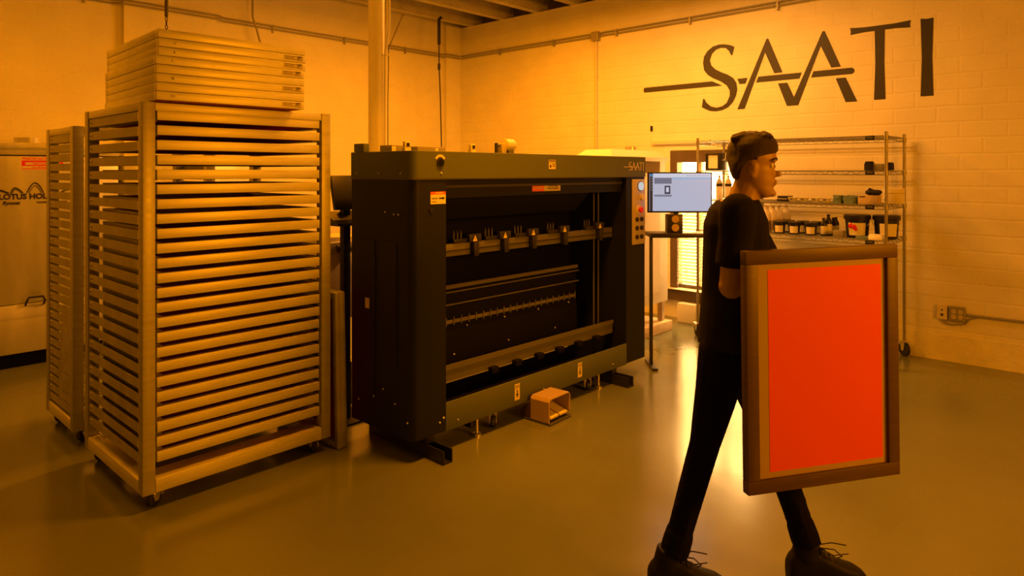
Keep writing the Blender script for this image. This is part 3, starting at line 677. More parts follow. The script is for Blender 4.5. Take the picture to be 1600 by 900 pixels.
# operator station on the left behind the machine
X, d = onY(534, 3.75)
t = thing('control_terminal', 'black tilted touch screen terminal on a post behind the left end of the machine', 'terminal', (X+.03, 3.75, 0))
MB().box(.0, .05, .02, .07, .01, 1.40, .004).build('post', 'mgrey2', t); MB().box(-.12, .16, -.08, .22, 0, .012).build('foot_plate', 'mgrey2', t, smooth=False)
MB(Matrix.Translation((0, 0, 1.465)) @ Matrix.Rotation(math.radians(-14), 4, 'X')).box(-.10, .17, -.015, .015, -.11, .11, .004).build('display_housing', 'blackp', t)
MB().prism([(-.10, 1.26), (-.10, 1.275), (.08, 1.345), (.08, 1.26)], -.12, .17, 'x').build('keyboard_tray', 'blackp', t, smooth=False)
X2, d2 = onY(532, 3.95)
t = thing('pump_unit', 'tan pump housing with clamps partly hidden between rack and machine', 'pump', (X2, 3.99, 0))
MB().box(-.13, .16, 0, .25, .60, 1.16, .01).build('housing', 'cream', t); MB().box(-.15, .10, -.06, 0, 1.05, 1.13, .006).build('clamp', 'plate', t)
MB().tube([(-.05, -.08, 1.09), (.0, -.09, 1.10), (.04, -.08, 1.08)], .025, 12).build('clamp_handle', 'blackp', t)
MB().lathe([(.05, .3), (.05, .60)], 0, .1, 0, 16).build('pump_bowl', 'castmetal', t); MB().box(-.12, .12, .0, .24, 0, .30, .01).build('pump_base', 'mgrey2', t)

# ================================================================== foot pedal
t = thing('foot_pedal_switch', 'orange hooded foot pedal on the floor in front of the machine', 'foot pedal', (3.30, 2.75, 0), math.radians(3))
w, h, dp = .235, .165, .15
o_ = [(0, .012), (0, h-.02), (.02, h), (w-.02, h), (w, h-.02), (w, .03)]
i_ = [(w-.009, .03), (w-.009, h-.022), (w-.022, h-.009), (.022, h-.009), (.009, h-.022), (.009, .012)]
MB().prism(o_+i_, 0, dp, 'y').box(0, w, dp-.008, dp, .012, h-.01).build('hood', 'salmon', t, bevel=.003)
MB().box(-.0, w-.01, -.012, dp+.06, 0, .012, .003).build('base', 'minner', t)
for a in (.025, .122):
    MB().prism([(.005, .030), (.005, .045), (.12, .075), (.12, .055)], a, a+.085, 'x').build('pedal', 'label', t, bevel=.003)
    MB().box(a+.02, a+.06, .06, .11, .0121, .05).build('pedal_spring_box', 'blackp', t, smooth=False)
MB().prism([(dp, .012), (dp, h*.75), (dp+.05, h*.55), (dp+.09, .06), (dp+.09, .012)], .01, w-.01, 'x').build('rear_cover', 'frame_wood', t, bevel=.003)

# ================================================================== monitor workstation right of machine
d = 5.62; rr = (1061-800)/F*d; wx_, wy_ = cam2w(rr, d)
wk = thing('monitor_stand', 'black stand with a narrow shelf carrying the monitor beside the machine', 'stand', (wx_, wy_, 0), YAW-PI/2)
sc = d/F
zs = zat(370, d)
MB().box((1013-1061)*sc, (1112-1061)*sc, -.10, .14, zs, zs+.035, .003).build('shelf', 'blackp', wk)
for a in (1017, 1109): MB().box((a-2-1061)*sc, (a+2.5-1061)*sc, -.02, .02, .02, zs-.0005, .002).build('post', 'blackp', wk)
MB().box((1013-1061)*sc, (1022-1061)*sc, -.15, .15, 0, .02).build('foot', 'blackp', wk, smooth=False)
MB().box((1105-1061)*sc, (1113-1061)*sc, -.15, .15, 0, .02).build('foot', 'blackp', wk, smooth=False)
MB().box(-.02, .02, .10, .12, zs+.035, zat(300, d), .002).build('upright', 'blackp', wk)
mon = thing('computer_monitor', 'flat monitor showing a pale blue-grey program window beside the machine', 'monitor', (*cam2w(rr, d-.02), zat(300.5, d)), YAW-PI/2)
hw = 50*sc; hh = 31.5*sc; zs_ = zs
MB().box(-hw, hw, -.012, .02, -hh, hh, .003).build('bezel', 'blackp', mon)
def scr(x0, x1, y0, y1, col, k, name):
    return MB().box((x0-1061)*sc, (x1-1061)*sc, -.0122-.0003*k, -.0120, (300.5-y1)*sc, (300.5-y0)*sc).build(name, emat(name+'_light', col), mon, smooth=False)
scr(1013.5, 1109, 271, 329.5, (.40, .43, .56), 1, 'screen')
scr(1014, 1018.5, 271, 329.5, (.012, .012, .014), 2, 'side_bar')
scr(1014.5, 1018, 272, 276, (.02, .22, .45), 3, 'app_icon')
for i in range(5): scr(1015.3, 1017.3, 278+i*4.3, 280+i*4.3, (.15, .12, .11), 3, 'app_icon')
scr(1020, 1109, 271, 277, (.55, .57, .68), 2, 'title_bar')
scr(1021, 1048, 278, 287, (.13, .15, .22), 2, 'tool_panel')
scr(1021, 1048, 287, 304, (.42, .44, .55), 2, 'preview_panel'); scr(1021, 1048, 304, 307, (.16, .18, .26), 2, 'tool_panel')
scr(1037, 1046, 290, 303, (.02, .04, .08), 3, 'preview_thumbnail'); scr(1039.3, 1043.7, 292.5, 300, (.5, .52, .62), 4, 'preview_thumbnail')
scr(1050, 1107, 277.5, 279.2, (.18, .42, .62), 3, 'blue_line')
for i in range(9): scr(1072+i*4, 1073.6+i*4, 273.5, 275.5, (.25, .3, .42), 3, 'toolbar_icon')
t = thing('speaker_box', 'black box with two round pale cones on the monitor stand shelf', 'speaker', (*cam2w((1053-800)/F*(d+.02), d+.02), zs+.0355), YAW-PI/2)
MB().box(-.062, .062, -.05, .05, 0, .150, .004).build('cabinet', 'blackp', t)
for z in (.042, .112): MB().tube([(0, -.051, z), (0, -.054, z), (0, -.049, z)], [.031, .029, .012], 22).build('speaker_cone', 'tan', t)

# ================================================================== wire shelving
SXf, SXb = 6.10, 6.66; SYr, SYl = 1.541, 3.20
ws = thing('wire_shelf', 'chrome wire shelving unit on casters against the right wall', 'shelving', (SXf, SYr, 0))
Dp = SXb-SXf; Wd = SYl-SYr
for x in (0, Dp):
    for y in (0, Wd):
        mb = MB().cyl((x, y, 0), .0125, .13, 1.912, 'z', 14); z = .2
        while z < 1.9: mb.lathe([(.0125, 0), (.0138, .002), (.0125, .004)], x, y, z, 10); z += .05
        mb.lathe([(.0145, 0), (.0145, .012), (.006, .016)], x, y, 1.91, 12)
        mb.build('post', 'chrome', ws)
SZ = [1.890, 1.605, 1.322, 1.034]
for z in SZ:
    mb = MB()
    for dz, r in ((0, .0038), (-.032, .0032)):
        mb.tube([(0, 0, z+dz), (0, Wd, z+dz)], r, 6); mb.tube([(Dp, 0, z+dz), (Dp, Wd, z+dz)], r, 6)
        mb.tube([(0, 0, z+dz), (Dp, 0, z+dz)], r, 6); mb.tube([(0, Wd, z+dz), (Dp, Wd, z+dz)], r, 6)
    n = 38
    for xx in (0, Dp):
        mb.tube([(xx, Wd*i/n, z-(.032 if i % 2 else 0)) for i in range(n+1)], .0022, 5)
    for yy in (0, Wd):
        mb.tube([(Dp*i/12, yy, z-(.032 if i % 2 else 0)) for i in range(13)], .0022, 5)
    y = .03
    while y < Wd: mb.tube([(0, y, z+.003), (Dp, y, z+.003)], .0018, 4, cap=False); y += .028
    for xx in (.18, .38): mb.tube([(xx, 0, z-.004), (xx, Wd, z-.004)], .003, 5)
    for xx in (0, Dp):
        for yy in (0, Wd): mb.lathe([(.019, -.034), (.017, .004)], xx, yy, z, 12)
    sh = mb.build('shelf', 'chrome', ws)
    MB().box(-.007, -.0045, .085, .155, z-.030, z+.004, .002).build('shelf_tag', 'blackp', sh); MB().box(-.0078, -.0071, .098, .142, z-.018, z-.006).build('tag_plate', 'rail', sh, smooth=False)
for x in (0, Dp):
    for y in (0, Wd): caster(ws, x, y, .13, .06, .9)
SUR = [z+.0052 for z in SZ]
def shY(px, X): return onX(px, X)[0]
def onshelf(px, dep, lev): 
    X = SXf+dep; return (X, shY(px, X), SUR[lev])
# level 2
t = thing('mounting_box', 'dark case with pale paper label on the second shelf in front of the window', 'case', onshelf(1119, .12, 1))
MB().box(-.06, .06, -.085, .085, 0, .17, .006).build('case', 'blackp', t); MB().box(-.0625, -.0605, -.045, .05, .02, .145).build('paper_label', 'labelw', t, smooth=False)
MB().tube([(-.04, -.08, .10), (-.06, -.12, .10), (-.06, -.13, .17)], .004, 6).build('wire_loop', 'whitep', t)
t = thing('respirator_mask', 'black mask with grey strap lying at the right end of the second shelf', 'mask', onshelf(1373, .14, 1))
def blob(mb, p, r, n=6, sd=1):
    rnd = random.Random(sd)
    for i in range(n): mb.ball((p[0]+rnd.uniform(-.6, .6)*r[0], p[1]+rnd.uniform(-.6, .6)*r[1], p[2]+rnd.uniform(0, .6)*r[2]), r[0]*rnd.uniform(.5, .7), r[1]*rnd.uniform(.45, .65), r[2]*rnd.uniform(.5, .7), 10, 8)
MB().loft([[(-.04*q, .07+.032*p*1.0, z) for q, p in ((-1, -1), (1, -1), (1.2, 0), (1, 1), (-1, 1))] for z in (0, .05)]+[[(-.03*q, .07+.024*p, .075) for q, p in ((-1, -1), (1, -1), (1.2, 0), (1, 1), (-1, 1))]]).build('filter_pod', 'blackcloth', t, bevel=.004)
MB().loft([[(-.04*q, -.085+.022*p, z) for q, p in ((-1, -1), (1, -1), (1.2, 0), (1, 1), (-1, 1))] for z in (0, .045)]+[[(-.03*q, -.085+.018*p, .065) for q, p in ((-1, -1), (1, -1), (1.2, 0), (1, 1), (-1, 1))]]).build('filter_pod', 'blackcloth', t, bevel=.004)
MB().box(-.02, .02, -.065, .045, .0, .055, .008).build('strap', 'grey_box', t)
# bottles
def bottle(name, label, loc, r, h, body, cap, lab, group=None, labz=(.25, .55), neck=.4):
    t = thing(name, label, 'bottle', loc, 0, group)
    MB().lathe([(r*.9, 0), (r, .006), (r, h*.66), (r*.75, h*.78), (r*neck, h*.88), (r*neck, h*.93)], seg=20).build('body', body, t)
    MB().lathe([(r*neck*1.25, h*.915), (r*neck*1.25, h), (r*neck*.9, h*1.005)], seg=14).build('cap', cap, t)
    if lab: MB().lathe([(r*1.012, h*labz[0]), (r*1.012, h*labz[1])], seg=20).build('label', lab, t)
    return t
b = bottle('spray_bottle', 'white cone-topped bottle with dark band on the third shelf, the one nearer the monitor', onshelf(1124, .16, 2), .032, .235, 'jug', 'cream', 'ink', 'white bottles with dark bands', (.55, .66), .25)
dup(b, onshelf(1138, .16, 2), label='white cone-topped bottle with dark band on the third shelf, just behind the person\'s neck')
jg = bottle('chemical_jug', 'translucent jug with orange label on the lowest shelf, nearest the person', onshelf(1197, .13, 3), .045, .245, 'jug', 'cream', 'salmon', 'translucent jugs at the left of the lowest shelf', (.08, .45), .38)
for px, dp, lab in ((1207, .27, 'second translucent jug from the person on the lowest shelf'), (1216, .38, 'third translucent jug from the person, behind the small tubs'), (1228, .49, 'rightmost translucent jug behind the small tubs')): dup(jg, onshelf(px, dp, 3), label=lab)
# level 3 objects
t = thing('angled_box', 'tiny dark printed box beside the face on the third shelf', 'box', onshelf(1226, .2, 2), -.2)
MB().box(-.05, .05, -.05, .05, 0, .022, .002).box(-.045, .045, -.055, .045, .026, .05, .002).build('box_body', 'blackp', t); MB().box(-.052, .052, -.052, .052, .0221, .0259).build('divider', 'labelw', t, smooth=False)
def bowl(label, loc):
    t = thing('paper_bowl', label, 'bowl', loc, 0, 'white bowls in a row on the third shelf')
    MB().lathe([(.018, 0), (.032, .010), (.043, .040), (.045, .043), (.042, .043), (.031, .014), (.015, .005)], seg=24).build('bowl_shell', 'whitep', t)
    MB().box(-.0455, -.0405, -.010, .010, .022, .034).build('bowl_mark', 'inkg', t, smooth=False); return t
bw = bowl('white bowl on the third shelf, leftmost of four', onshelf(1239, .10, 2))
for px, l in ((1256, 'second from the left of four'), (1274, 'third from the left of four'), (1291, 'rightmost of four, beside the teal cloths')): dup(bw, onshelf(px, .10, 2), label='white bowl on the third shelf, '+l)
def cloth(label, px, w, h, sd, lev=2, dep=.12, dd=.10):
    mb = MB(); rnd = random.Random(sd); n = 10; rings = []
    for k in range(5):
        z = h*k/4; q = 1-.12*(k == 4)
        rings.append([((dd/2*q)*(abs(math.cos(a))**.5)*(1 if math.cos(a) > 0 else -1)+rnd.uniform(-.005, .005), (w/2*q)*(abs(math.sin(a))**.5)*(1 if math.sin(a) > 0 else -1)+rnd.uniform(-.006, .006), z+(rnd.uniform(-.008, .008) if k else 0)) for a in [2*PI*(i+.5)/16 for i in range(16)]])
    mb.loft(rings); return tag(mb.build('folded_cloth', 'teal'), label, 'cloth', loc=onshelf(px, dep, lev))
cloth('smaller folded teal cloth on the third shelf next to the bowls', 1310, .075, .062, 3)
cloth('larger folded teal cloth on the third shelf beside the pale carton', 1329, .11, .065, 5)
t = thing('carton', 'pale cardboard carton on the third shelf with a black glove on it', 'carton', onshelf(1359, .13, 2)); MB().box(-.06, .06, -.075, .075, 0, .075, .003).build('carton_body', 'card', t); MB().box(-.0612, -.0602, .02, .065, .058, .066).build('carton_print', 'ink', t, smooth=False)
mb = MB(); blob(mb, (0, 0, .012), (.05, .07, .03), 9, 4); mb.tube([(0, -.02, .02), (0, .03, .052)], [.022, .012], 8)
p = onshelf(1363, .13, 2); remeshed(mb, 'black_glove', 'blackcloth', None, .006, 2); g_ = bpy.data.objects['black_glove']; tag(g_, 'crumpled black glove lying on the pale carton', 'glove', loc=(p[0], p[1], p[2]+.0765))
t = thing('paper_roll', 'wide pale roll standing at the right end of the third shelf', 'paper roll', onshelf(1397, .36, 2)); MB().lathe([(.078, 0), (.08, .004), (.08, .125), (.078, .130), (.03, .130)], seg=28).build('roll', 'labelw', t); MB().lathe([(.0808, .088), (.0808, .090)], seg=28).build('seam', 'inkg', t)
# level 4 tubs
def tub(name, label, loc, r, h, group=None, lab='labelw', flower=False, rz=0):
    t = thing(name, label, 'tub', loc, rz, group)
    MB().lathe([(r*.84, 0), (r*.86, .004), (r*.97, h*.84), (r*.97, h*.86)], seg=28).build('tub_body', 'blackp', t)
    MB().lathe([(r*1.06, h*.80), (r*1.08, h*.82), (r*1.08, h*.97), (r*1.02, h), (r*.9, h*.985)], seg=28).build('lid', 'blackp', t)
    pts = []; mb = MB(); n = 10; A0, A1 = PI*.84, PI*1.32
    for z, q in ((h*.12, .885), (h*.66, .965)): pts.append([(r*q*math.cos(A0+(A1-A0)*i/n)*1.012, r*q*math.sin(A0+(A1-A0)*i/n)*1.012, z) for i in range(n+1)])
    V = [[mb.v(p) for p in row] for row in pts]
    for i in range(n): mb.face([V[0][i], V[0][i+1], V[1][i+1], V[1][i]])
    lb = mb.build('label', lab, t)
    if flower:
        mb = MB()
        for (yy, zz, rr_) in ((.03, .10, .018), (.0, .095, .022), (-.015, .075, .014), (.02, .12, .010)): mb.ball((-r*.955+abs(yy)*.1, yy, zz), .004, rr_, rr_, 10, 6)
        mb.build('red_flower_print', 'red', lb)
    mb = MB(); mb.tube([(-r*.95*math.sin(a)*.6, -r*1.1*math.cos(a), h*.8-math.sin(a)*h*.42) for a in [PI*i/12 for i in range(13)]], .0025, 6)
    mb.build('bail_handle', 'whitep' if r > .09 else 'blackp', t)
    return t
tb = tub('small_tub', 'small black tub with pale label, leftmost in the front row of the lowest shelf', onshelf(1218, .10, 3), .052, .112, 'small black tubs in two rows')
for px, dp, l in ((1241, .10, 'middle one in the front row'), (1267, .10, 'rightmost in the front row'), (1232, .26, 'left one in the back row'), (1255, .26, 'middle one in the back row'), (1277, .26, 'right one in the back row near the bottles')):
    dup(tb, onshelf(px, dp, 3), label='small black tub with pale label, '+l)
bk = bottle('ink_bottle', 'black bottle with pale label, leftmost of the dark bottles', onshelf(1287, .12, 3), .027, .155, 'blackp', 'blackp', 'labelw', 'dark bottles on the lowest shelf', (.1, .55))
dup(bk, onshelf(1294.5, .16, 3), label='tallest dark bottle, in the middle of the group').scale = (1.05, 1.05, 1.2)
dup(bk, onshelf(1302, .22, 3), label='dark bottle at the right of the group, front one')
dup(bk, onshelf(1306, .30, 3), label='dark bottle at the back right of the group')
tub('ink_bucket', 'large black bucket with red flower label on the lowest shelf', onshelf(1339.5, .16, 3), .098, .195, flower=True)
tub('ink_bucket', 'large black bucket with plain label behind the right shelf post', onshelf(1385, .22, 3), .098, .195, rz=.2)
tag(MB().box(-.04, .04, -.04, .04, 0, .06, .004).build('grey_block', 'grey_box'), 'grey block between the dark bottles and the flower bucket', 'block', loc=onshelf(1311.5, .06, 3))
mb = MB(); rings = []
for z, q in ((0, 1), (.015, 1.04), (.03, .9), (.045, .8)): rings.append([(.045*q*math.cos(a), .075*q*math.sin(a), z) for a in [2*PI*i/14 for i in range(14)]])
tag(mb.loft(rings).build('sponge', 'labelw'), 'pale wiping sponge in front of the right bucket', 'sponge', loc=onshelf(1371, .04, 3))
mb = MB(); rings = []
for z, q in ((0, 1), (.012, 1.04), (.024, .85)): rings.append([(.03*q*math.cos(a), .07*q*math.sin(a)+.006*math.sin(3*a), z) for a in [2*PI*i/14 for i in range(14)]])
tag(mb.loft(rings).build('teal_rag', 'teal'), 'small teal rag at the front edge of the lowest shelf', 'rag', loc=onshelf(1350, .04, 3))

# ================================================================== PERSON
PD = 2.62; PU = (1150-800)/F*PD
pw = cam2w(PU, PD)
P = thing('person', 'person in black t-shirt and black jeans walking right, carrying a red screen', 'person', (pw[0], pw[1], 0), YAW-PI/2)
TW = math.radians(18); ct, st = math.cos(TW), math.sin(TW)
def J(px, py, d=PD): return Vector(((px-800)/F*d-PU, d-PD, CH-(py-HY)*d/F))
def ell(cx, cy, z, a, b, n=24, pw_=2.3, tilt=0):
    out = []
    for i in range(n):
        q = 2*PI*i/n; cc, ss = math.cos(q), math.sin(q)
        x = a*abs(cc)**(2/pw_)*(1 if cc > 0 else -1); y = b*abs(ss)**(2/pw_)*(1 if ss > 0 else -1)
        out.append((cx+x*ct+y*st, cy-x*st+y*ct, z+x*tilt))
    return out
def capsule(mb, pts, rad, seg=14):
    pts = [Vector(p) for p in pts]
    mb.tube(pts, rad, seg); mb.ball(pts[0], rad[0], seg=seg, rings=8); mb.ball(pts[-1], rad[-1], seg=seg, rings=8)
    for p, r in list(zip(pts, rad))[1:-1]: mb.ball(p, r*.99, seg=seg, rings=8)
# joint positions (near side = right side of the body, smaller depth)
NR, FR = 2.50, 2.74
shR, shL = J(1153, 330, 2.45), J(1157, 327, 2.79)
elR, elL = J(1143, 447, 2.46), J(1215, 445, 2.76)
wrR, wrL = J(1222, 432, 2.470), J(1302, 432, 2.545)
hpR, hpL = J(1138, 530, 2.545), J(1152, 530, 2.695)
knR, knL = J(1101, 694, 2.56), J(1207, 690, 2.70)
anR, anL = J(1052, 868, 2.60), J(1262, 853, 2.66)
hipc = J(1146, 500); waist = J(1144, 455); chest = J(1150, 375); nb = J(1160, 318)
# head
HC = J(1170, 305); HC.x = J(1217, 278).x-.099
def headpt(f, s, w):
    q = f*.90+w*.03
    return (HC.x+q*ct+s*st, HC.y-q*st+s*ct, HC.z-.005+w)
HR = [(-.004, .060, .030, .022), (.006, .078, .0, .036), (.022, .082, -.030, .047), (.042, .079, -.058, .055), (.055, .083, -.068, .058), (.066, .084, -.075, .060), (.078, .082, -.082, .063), (.10, .083, -.090, .067), (.118, .078, -.096, .070), (.132, .086, -.100, .073), (.145, .090, -.102, .075), (.17, .086, -.102, .076), (.195, .070, -.092, .068), (.215, .045, -.070, .052), (.228, .015, -.040, .028)]
body = MB()
def hring(f, b, hw, w, n=24, g=0):
    out = []; cm = (f+b)/2; a = (f-b)/2+g; hh = hw+g
    for i in range(n):
        q = 2*PI*i/n; cc, ss = math.cos(q), math.sin(q)
        wdt = hh*(1-.18*max(0, cc)**2)
        out.append(headpt(cm+a*cc, wdt*(abs(ss)**.9)*(1 if ss > 0 else -1), w))
    return out
body.loft([hring(f, b, hw, w) for w, f, b, hw in HR])
body.loft([[headpt(.078, y, .126) for y in (-.006, .006, .006, -.006)], [headpt(.100, y, .10) for y in (-.010, .010, .006, -.006)], [headpt(.106, -.012, .081), headpt(.106, .012, .081), headpt(.07, .016, .078), headpt(.07, -.016, .078)]])
body.ball(headpt(.098, 0, .085), .012, .013, .010)
body.ball(headpt(.082, 0, .058), .011, .022, .006); body.ball(headpt(.080, 0, .048), .011, .020, .006)   # lips
body.ball(headpt(.074, 0, .012), .017, .020, .014)                                                     # chin
for s in (-1, 1):
    body.ball(headpt(-.008, s*.072, .100), .017, .010, .030); body.ball(headpt(.0, s*.077, .108), .010, .008, .017)
    body.ball(headpt(.072, s*.033, .137), .016, .020, .007)                                            # brow ridge
capsule(body, [headpt(-.02, 0, .045), (nb.x-.006, nb.y, nb.z-.005), (nb.x-.01, nb.y, nb.z-.06)], [.055, .057, .07])
# torso under the clothes (thinner)
def torso(mb, g=0.0, neck=True):
    R = []
    for (cx, z, a, b, tl) in ((hipc.x, hipc.z-.13, .085, .12, 0), (hipc.x, hipc.z-.05, .112, .165, 0), (hipc.x, hipc.z, .110, .168, 0), (waist.x, waist.z, .098, .150, 0), (waist.x+.005, waist.z+.08, .105, .158, 0), (chest.x, chest.z, .114, .175, 0), (chest.x-.002, chest.z+.07, .112, .185, .05), (chest.x-.002, shR.z+.01, .090, .175, .05), (chest.x+.004, shR.z+.040, .066, .12, .05), (nb.x-.01, nb.z+.002, .055, .068, .05)):
        R.append(ell(cx, 0, z, a+g, b+g, tilt=tl))
    mb.loft(R)
torso(body, -.012)
for a, e, w_ in ((shR, elR, wrR), (shL, elL, wrL)):
    capsule(body, [a, a.lerp(e, .5), e, e.lerp(w_, .3), w_], [.050, .046, .047, .046, .028])
for a, k_, n_ in ((hpR, knR, anR), (hpL, knL, anL)):
    capsule(body, [a, a.lerp(k_, .5), k_, k_.lerp(n_, .35), n_], [.072, .062, .046, .048, .033])
# hands: palms behind the carried frame, fingers curled on its rail
def hand(mb, wrist, dirv, curl, side, tipshift=0):
    dv = Vector(dirv).normalized(); up = Vector((0, 0, 1)); nrm = dv.cross(up).normalized()     # across
    pc = wrist+dv*.05
    rings = []
    for s_i, wq, tq in ((0, .026, .019), (.03, .036, .016), (.065, .041, .014), (.088, .039, .012)):
        c0 = wrist+dv*s_i
        rings.append([tuple(c0+up*wq*math.cos(2*PI*i/12)+nrm*tq*math.sin(2*PI*i/12)) for i in range(12)])
    mb.loft(rings)
    lens = [(.030, .040, .024, .018), (.011, .045, .028, .020), (-.010, .041, .026, .019), (-.029, .032, .020, .016)]
    for uo, l1, l2, l3 in lens:
        b0 = wrist+dv*.084+up*uo
        d1 = (dv*.9+nrm*curl*.35).normalized(); d2 = (dv*.35+nrm*curl*1.0).normalized(); d3 = (-dv*.45+nrm*curl*.8).normalized()
        p1 = b0+d1*l1; p2 = p1+d2*l2; p3 = p2+d3*l3
        capsule(mb, [b0, p1, p2, p3], [.0095, .009, .0082, .0075], 8)
    t0 = wrist+dv*.028+up*.026; t1 = t0+(dv*.45+up*.7+nrm*curl*.3).normalized()*.036; t2 = t1+(dv*.8+up*.25+nrm*curl*.5).normalized()*.030
    capsule(mb, [t0, t1, t2], [.013, .011, .009], 8)
hand(body, wrR, (.97, .10, .10), .12, 1)
hand(body, wrL, (.97, .08, -.05), .12, 1)
bd = remeshed(body, 'body', 'skin', P, .0055, 3)
for s in (-1, 1):
    e = MB().ball(headpt(.066, s*.030, .119), .0115, seg=14).build('eye', 'eye', P); MB().ball(Vector(headpt(.0755, s*.031, .119)), .0052, seg=10).build('iris', 'ink', e)
# hair
hair = MB()
hair.loft([hring(f, b, hw, w, g=g) for w, f, b, hw, g in ((.066, -.058, -.082, .050, .001), (.085, -.052, -.090, .060, .003), (.105, -.045, -.096, .066, .005), (.125, -.020, -.100, .071, .006), (.140, .020, -.103, .073, .007), (.155, .070, -.104, .074, .008), (.175, .086, -.104, .075, .009), (.198, .082, -.098, .070, .012), (.220, .068, -.080, .058, .014), (.238, .042, -.058, .040, .012), (.246, .015, -.03, .018, .007))])
for i in range(26):
    rnd = random.Random(i*3+1); f0 = rnd.uniform(-.05, .045); s0 = rnd.uniform(-.06, .06)
    z0 = .205+.025*(1-(s0/.07)**2)
    hair.tube([headpt(f0-.05, s0, z0), headpt(f0, s0*1.02, z0+.014), headpt(f0+.030, s0*1.03, z0+.006)], [.009, .010, .005], 7)
for s in (-1, 1):
    for i in range(5): hair.tube([headpt(-.06+i*.018, s*.072, .160-.004*i), headpt(-.055+i*.012, s*.071, .115+.007*i)], [.007, .004], 6)
remeshed(hair, 'hair', 'hair', P, .005, 2)
mb = MB()
for s in (-1, 1): mb.tube([headpt(.088, s*.016, .140), headpt(.086, s*.034, .145), headpt(.070, s*.052, .139)], [.004, .0045, .003], 8)
mb.build('eyebrows', 'hair', P)
# clothes
sh_ = MB(); torso_r = []
for (cx, z, a, b, tl) in ((hipc.x, hipc.z-.085, .134, .194, 0), (hipc.x, hipc.z-.01, .128, .188, 0), (waist.x, waist.z, .113, .165, 0), (waist.x+.005, waist.z+.08, .116, .168, 0), (chest.x, chest.z, .122, .185, 0), (chest.x-.002, chest.z+.07, .119, .195, .05), (chest.x-.002, shR.z+.006, .098, .182, .05), (chest.x+.004, shR.z+.036, .078, .13, .05), (nb.x-.01, nb.z+.010, .064, .078, .08)):
    torso_r.append(ell(cx, 0, z, a, b, tilt=tl))
sh_.loft(torso_r)
for a, e in ((shR, elR), (shL, elL)):
    capsule(sh_, [a, a.lerp(e, .4)], [.066, .060]); q = a.lerp(e, .74)
    sh_.tube([a.lerp(e, .38), q], [.060, .064], 16)
remeshed(sh_, 't_shirt', 'shirt', P, .007, 3)
jn = MB(); R = []
for (cx, z, a, b) in ((hipc.x-.002, hipc.z-.22, .105, .15), (hipc.x, hipc.z-.12, .125, .180), (hipc.x, hipc.z-.03, .120, .180), (hipc.x, hipc.z+.06, .108, .168)): R.append(ell(cx, 0, z, a, b))
jn.loft(R)
for a, k_, n_, f1 in ((hpR, knR, anR, 1), (hpL, knL, anL, -1)):
    a2 = a.lerp(k_, .12)
    capsule(jn, [a2, a.lerp(k_, .5), k_, k_.lerp(n_, .35), k_.lerp(n_, .8)], [.100, .079, .056, .052, .047])
    q = k_.lerp(n_, .97); jn.tube([k_.lerp(n_, .78), k_.lerp(n_, .90), q], [.052, .055, .054], 16)
    rnd = random.Random(3)
    for i in range(7):
        c0 = k_.lerp(n_, .55+.065*i); ang = rnd.uniform(-1, 1); jn.tube([c0+Vector((.045, ang*.03, .006)), c0+Vector((0, -.05, -.004)), c0+Vector((-.048, ang*.03, .006))], [.009, .010, .009], 8)
    for i in range(4):
        c0 = k_+(a-k_)*(.05*i-.07); jn.tube([c0+Vector((.052, 0, .01)), c0+Vector((0, -.056, 0)), c0+Vector((-.056, 0, .012))], [.009, .011, .009], 8)
remeshed(jn, 'jeans', 'jeans', P, .0075, 2)
def shoe(an, toe_dx, pitch, nm):
    # local: x forward, z up; ankle at origin top
    gx = an.x; base = Matrix.Translation((an.x, an.y, 0)) @ Matrix.Rotation(pitch, 4, 'Y')
    mb = MB(base); z0 = an.z*0
    prof = [(-.085, .010, .09, .028), (-.070, .004, .115, .038), (-.02, .004, .150, .043), (.03, .004, .135, .043), (.08, .004, .105, .047), (.13, .004, .082, .050), (.175, .005, .068, .046), (.205, .008, .050, .034), (.218, .016, .036, .018)]
    rings = []
    for x, zl, zh, hw in prof:
        zc, hz = (zl+zh)/2, (zh-zl)/2
        rings.append([(x, hw*abs(math.cos(q))**.7*(1 if math.cos(q) > 0 else -1), zc+hz*abs(math.sin(q))**.8*(1 if math.sin(q) > 0 else -1)) for q in [2*PI*i/18 for i in range(18)]])
    mb.loft(rings); mb.tube([(-.02, 0, .10), (-.005, 0, .165)], [.048, .047], 18)
    s = remeshed(mb, 'shoe', 'shoe', P, .006, 3)
    so = MB(base); so.loft([[(x*1.02, hw*1.06*y, z) for x, hw in ((-.086, .3), (-.075, .75), (-.02, 1), (.06, .9), (.12, 1.08), (.18, .95), (.212, .6), (.222, .2)) for y in (.044,)]+[(x*1.02, -hw*1.06*.044, z) for x, hw in reversed(((-.086, .3), (-.075, .75), (-.02, 1), (.06, .9), (.12, 1.08), (.18, .95), (.212, .6), (.222, .2)))] for z in (.0, .018)])
    so.build('sole', 'rubber', s)
    lc = MB(base)
    for i in range(4): x = .035+i*.022; zt2 = .138-i*.016; lc.tube([(x, -.034, zt2-.012), (x+.003, 0, zt2+.004), (x, .034, zt2-.012)], .0032, 6)
    lc.tube([(.03, -.01, .14), (.075, -.05, .155), (.10, -.06, .135), (.09, -.045, .12)], .0025, 6); lc.tube([(.03, .01, .14), (.08, -.02, .165), (.13, -.03, .16)], .0025, 6); lc.tube([(.03, .0, .14), (.07, -.055, .135), (.12, -.07, .15)], .0022, 6)
    lc.build('laces', 'lace', s)
shoe(Vector((anR.x-.01, anR.y, 0)), 1, .0, 'r'); shoe(Vector((anL.x+.005, anL.y, 0)), 1, 0, 'l')

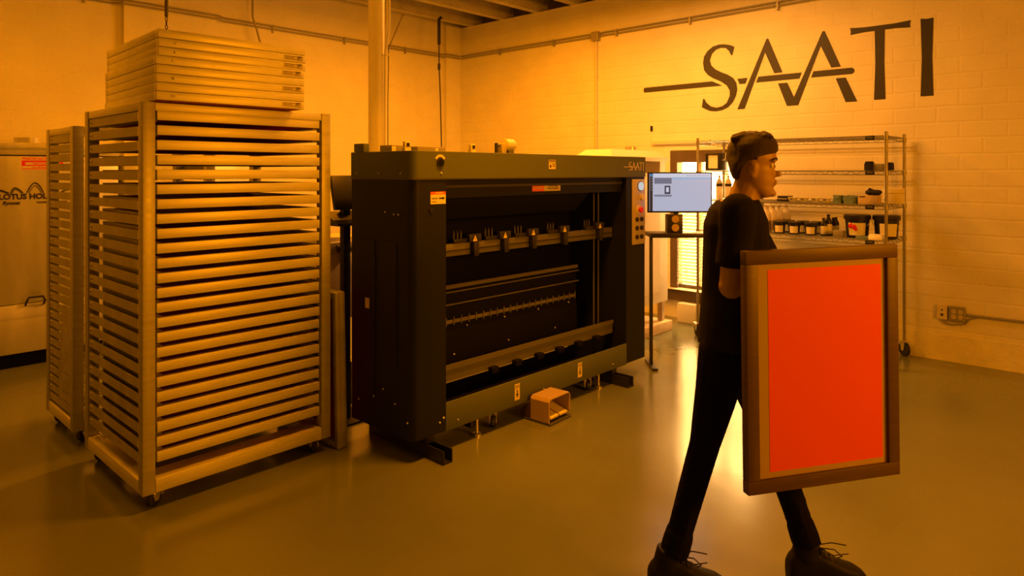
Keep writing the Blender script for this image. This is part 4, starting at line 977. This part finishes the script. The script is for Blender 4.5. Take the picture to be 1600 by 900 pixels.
# ================================================================== carried frame
ul, dl, ur, dr = (1170-800)/F*2.30, 2.30, (1407-800)/F*2.45, 2.45
wl = cam2w(ul, dl); wr = cam2w(ur, dr)
ang = math.atan2(wr[1]-wl[1], wr[0]-wl[0]); FWd = math.hypot(wr[0]-wl[0], wr[1]-wl[1])
zt1 = zat(393, 2.30); zb1 = zat(776, 2.30); FH = zt1-zb1
cf = thing('carried_screen', 'brown framed printing screen with bright red emulsion carried by the person', 'printing screen', (wl[0], wl[1], zb1), ang)
cf.rotation_euler = (0, math.radians(-.8), ang)
bw_ = .046; th = .036
MB().box(0, FWd, 0, th, 0, bw_, .003).box(0, FWd, 0, th, FH-bw_, FH, .003).box(0, bw_, 0, th, bw_, FH-bw_, .003).box(FWd-bw_, FWd, 0, th, bw_, FH-bw_, .003).build('screen_frame', 'frame_wood', cf)
MB().box(.006, FWd-.006, th*.35, th*.35+.0006, .006, FH-.006).build('mesh', 'mesh_open', cf, smooth=False)
MB().box(bw_+.045, FWd-bw_-.018, th*.35-.001, th*.35-.0002, bw_+.020, FH-bw_-.022).build('red_emulsion', 'emul', cf, smooth=False)

# ================================================================== LIGHTS
AMB = (1.0, .272, .001)
def area(name, loc, size, sy, power, col=AMB, rot=(0, 0, 0), spread=None):
    l = bpy.data.lights.new(name, 'AREA'); l.shape = 'RECTANGLE'; l.size = size; l.size_y = sy; l.energy = power; l.color = col
    if spread: l.spread = math.radians(spread)
    o = bpy.data.objects.new(name, l); COL.objects.link(o); o.location = loc; o.rotation_euler = rot; return o
area('unseen_light', (4.5, 4.9, 3.55), 1.3, .25, 165)
area('unseen_light', (5.3, 3.1, 3.45), .25, 1.3, 88, (1.0, .36, .05))  # added warm wash that brightens the right wall, no fixture
area('unseen_light', (0.6, 5.2, 3.55), 1.3, .25, 55)
area('unseen_light', (2.9, 2.2, 3.58), .9, .25, 62, AMB, (0, 0, 0), 105)  # added narrow light to lift the middle of the floor
area('unseen_light', (3.2, -2.7, 2.2), 1.5, .6, 158, AMB, (math.radians(84), 0, math.radians(8)))  # added low fill out of view, for rack fronts and carried screen
W_ = bpy.data.worlds.new('World'); S.world = W_; W_.use_nodes = True
bg = W_.node_tree.nodes['Background']; bg.inputs[0].default_value = (1.0, .53, .155, 1); bg.inputs[1].default_value = 27.0

# ================================================================== CAMERA
cam = bpy.data.cameras.new('camera'); co = bpy.data.objects.new('camera', cam); COL.objects.link(co)
cam.sensor_width = 36; cam.lens = 36*F/1600; cam.shift_y = -(450-HY)/1600; cam.clip_start = .05
co.location = (0, 0, CH); co.rotation_euler = (PI/2, 0, YAW-PI/2); S.camera = co
S.view_settings.view_transform = 'Standard'; S.view_settings.look = 'None'; S.view_settings.gamma = 1; S.view_settings.exposure = 0
S.view_settings.use_curve_mapping = False
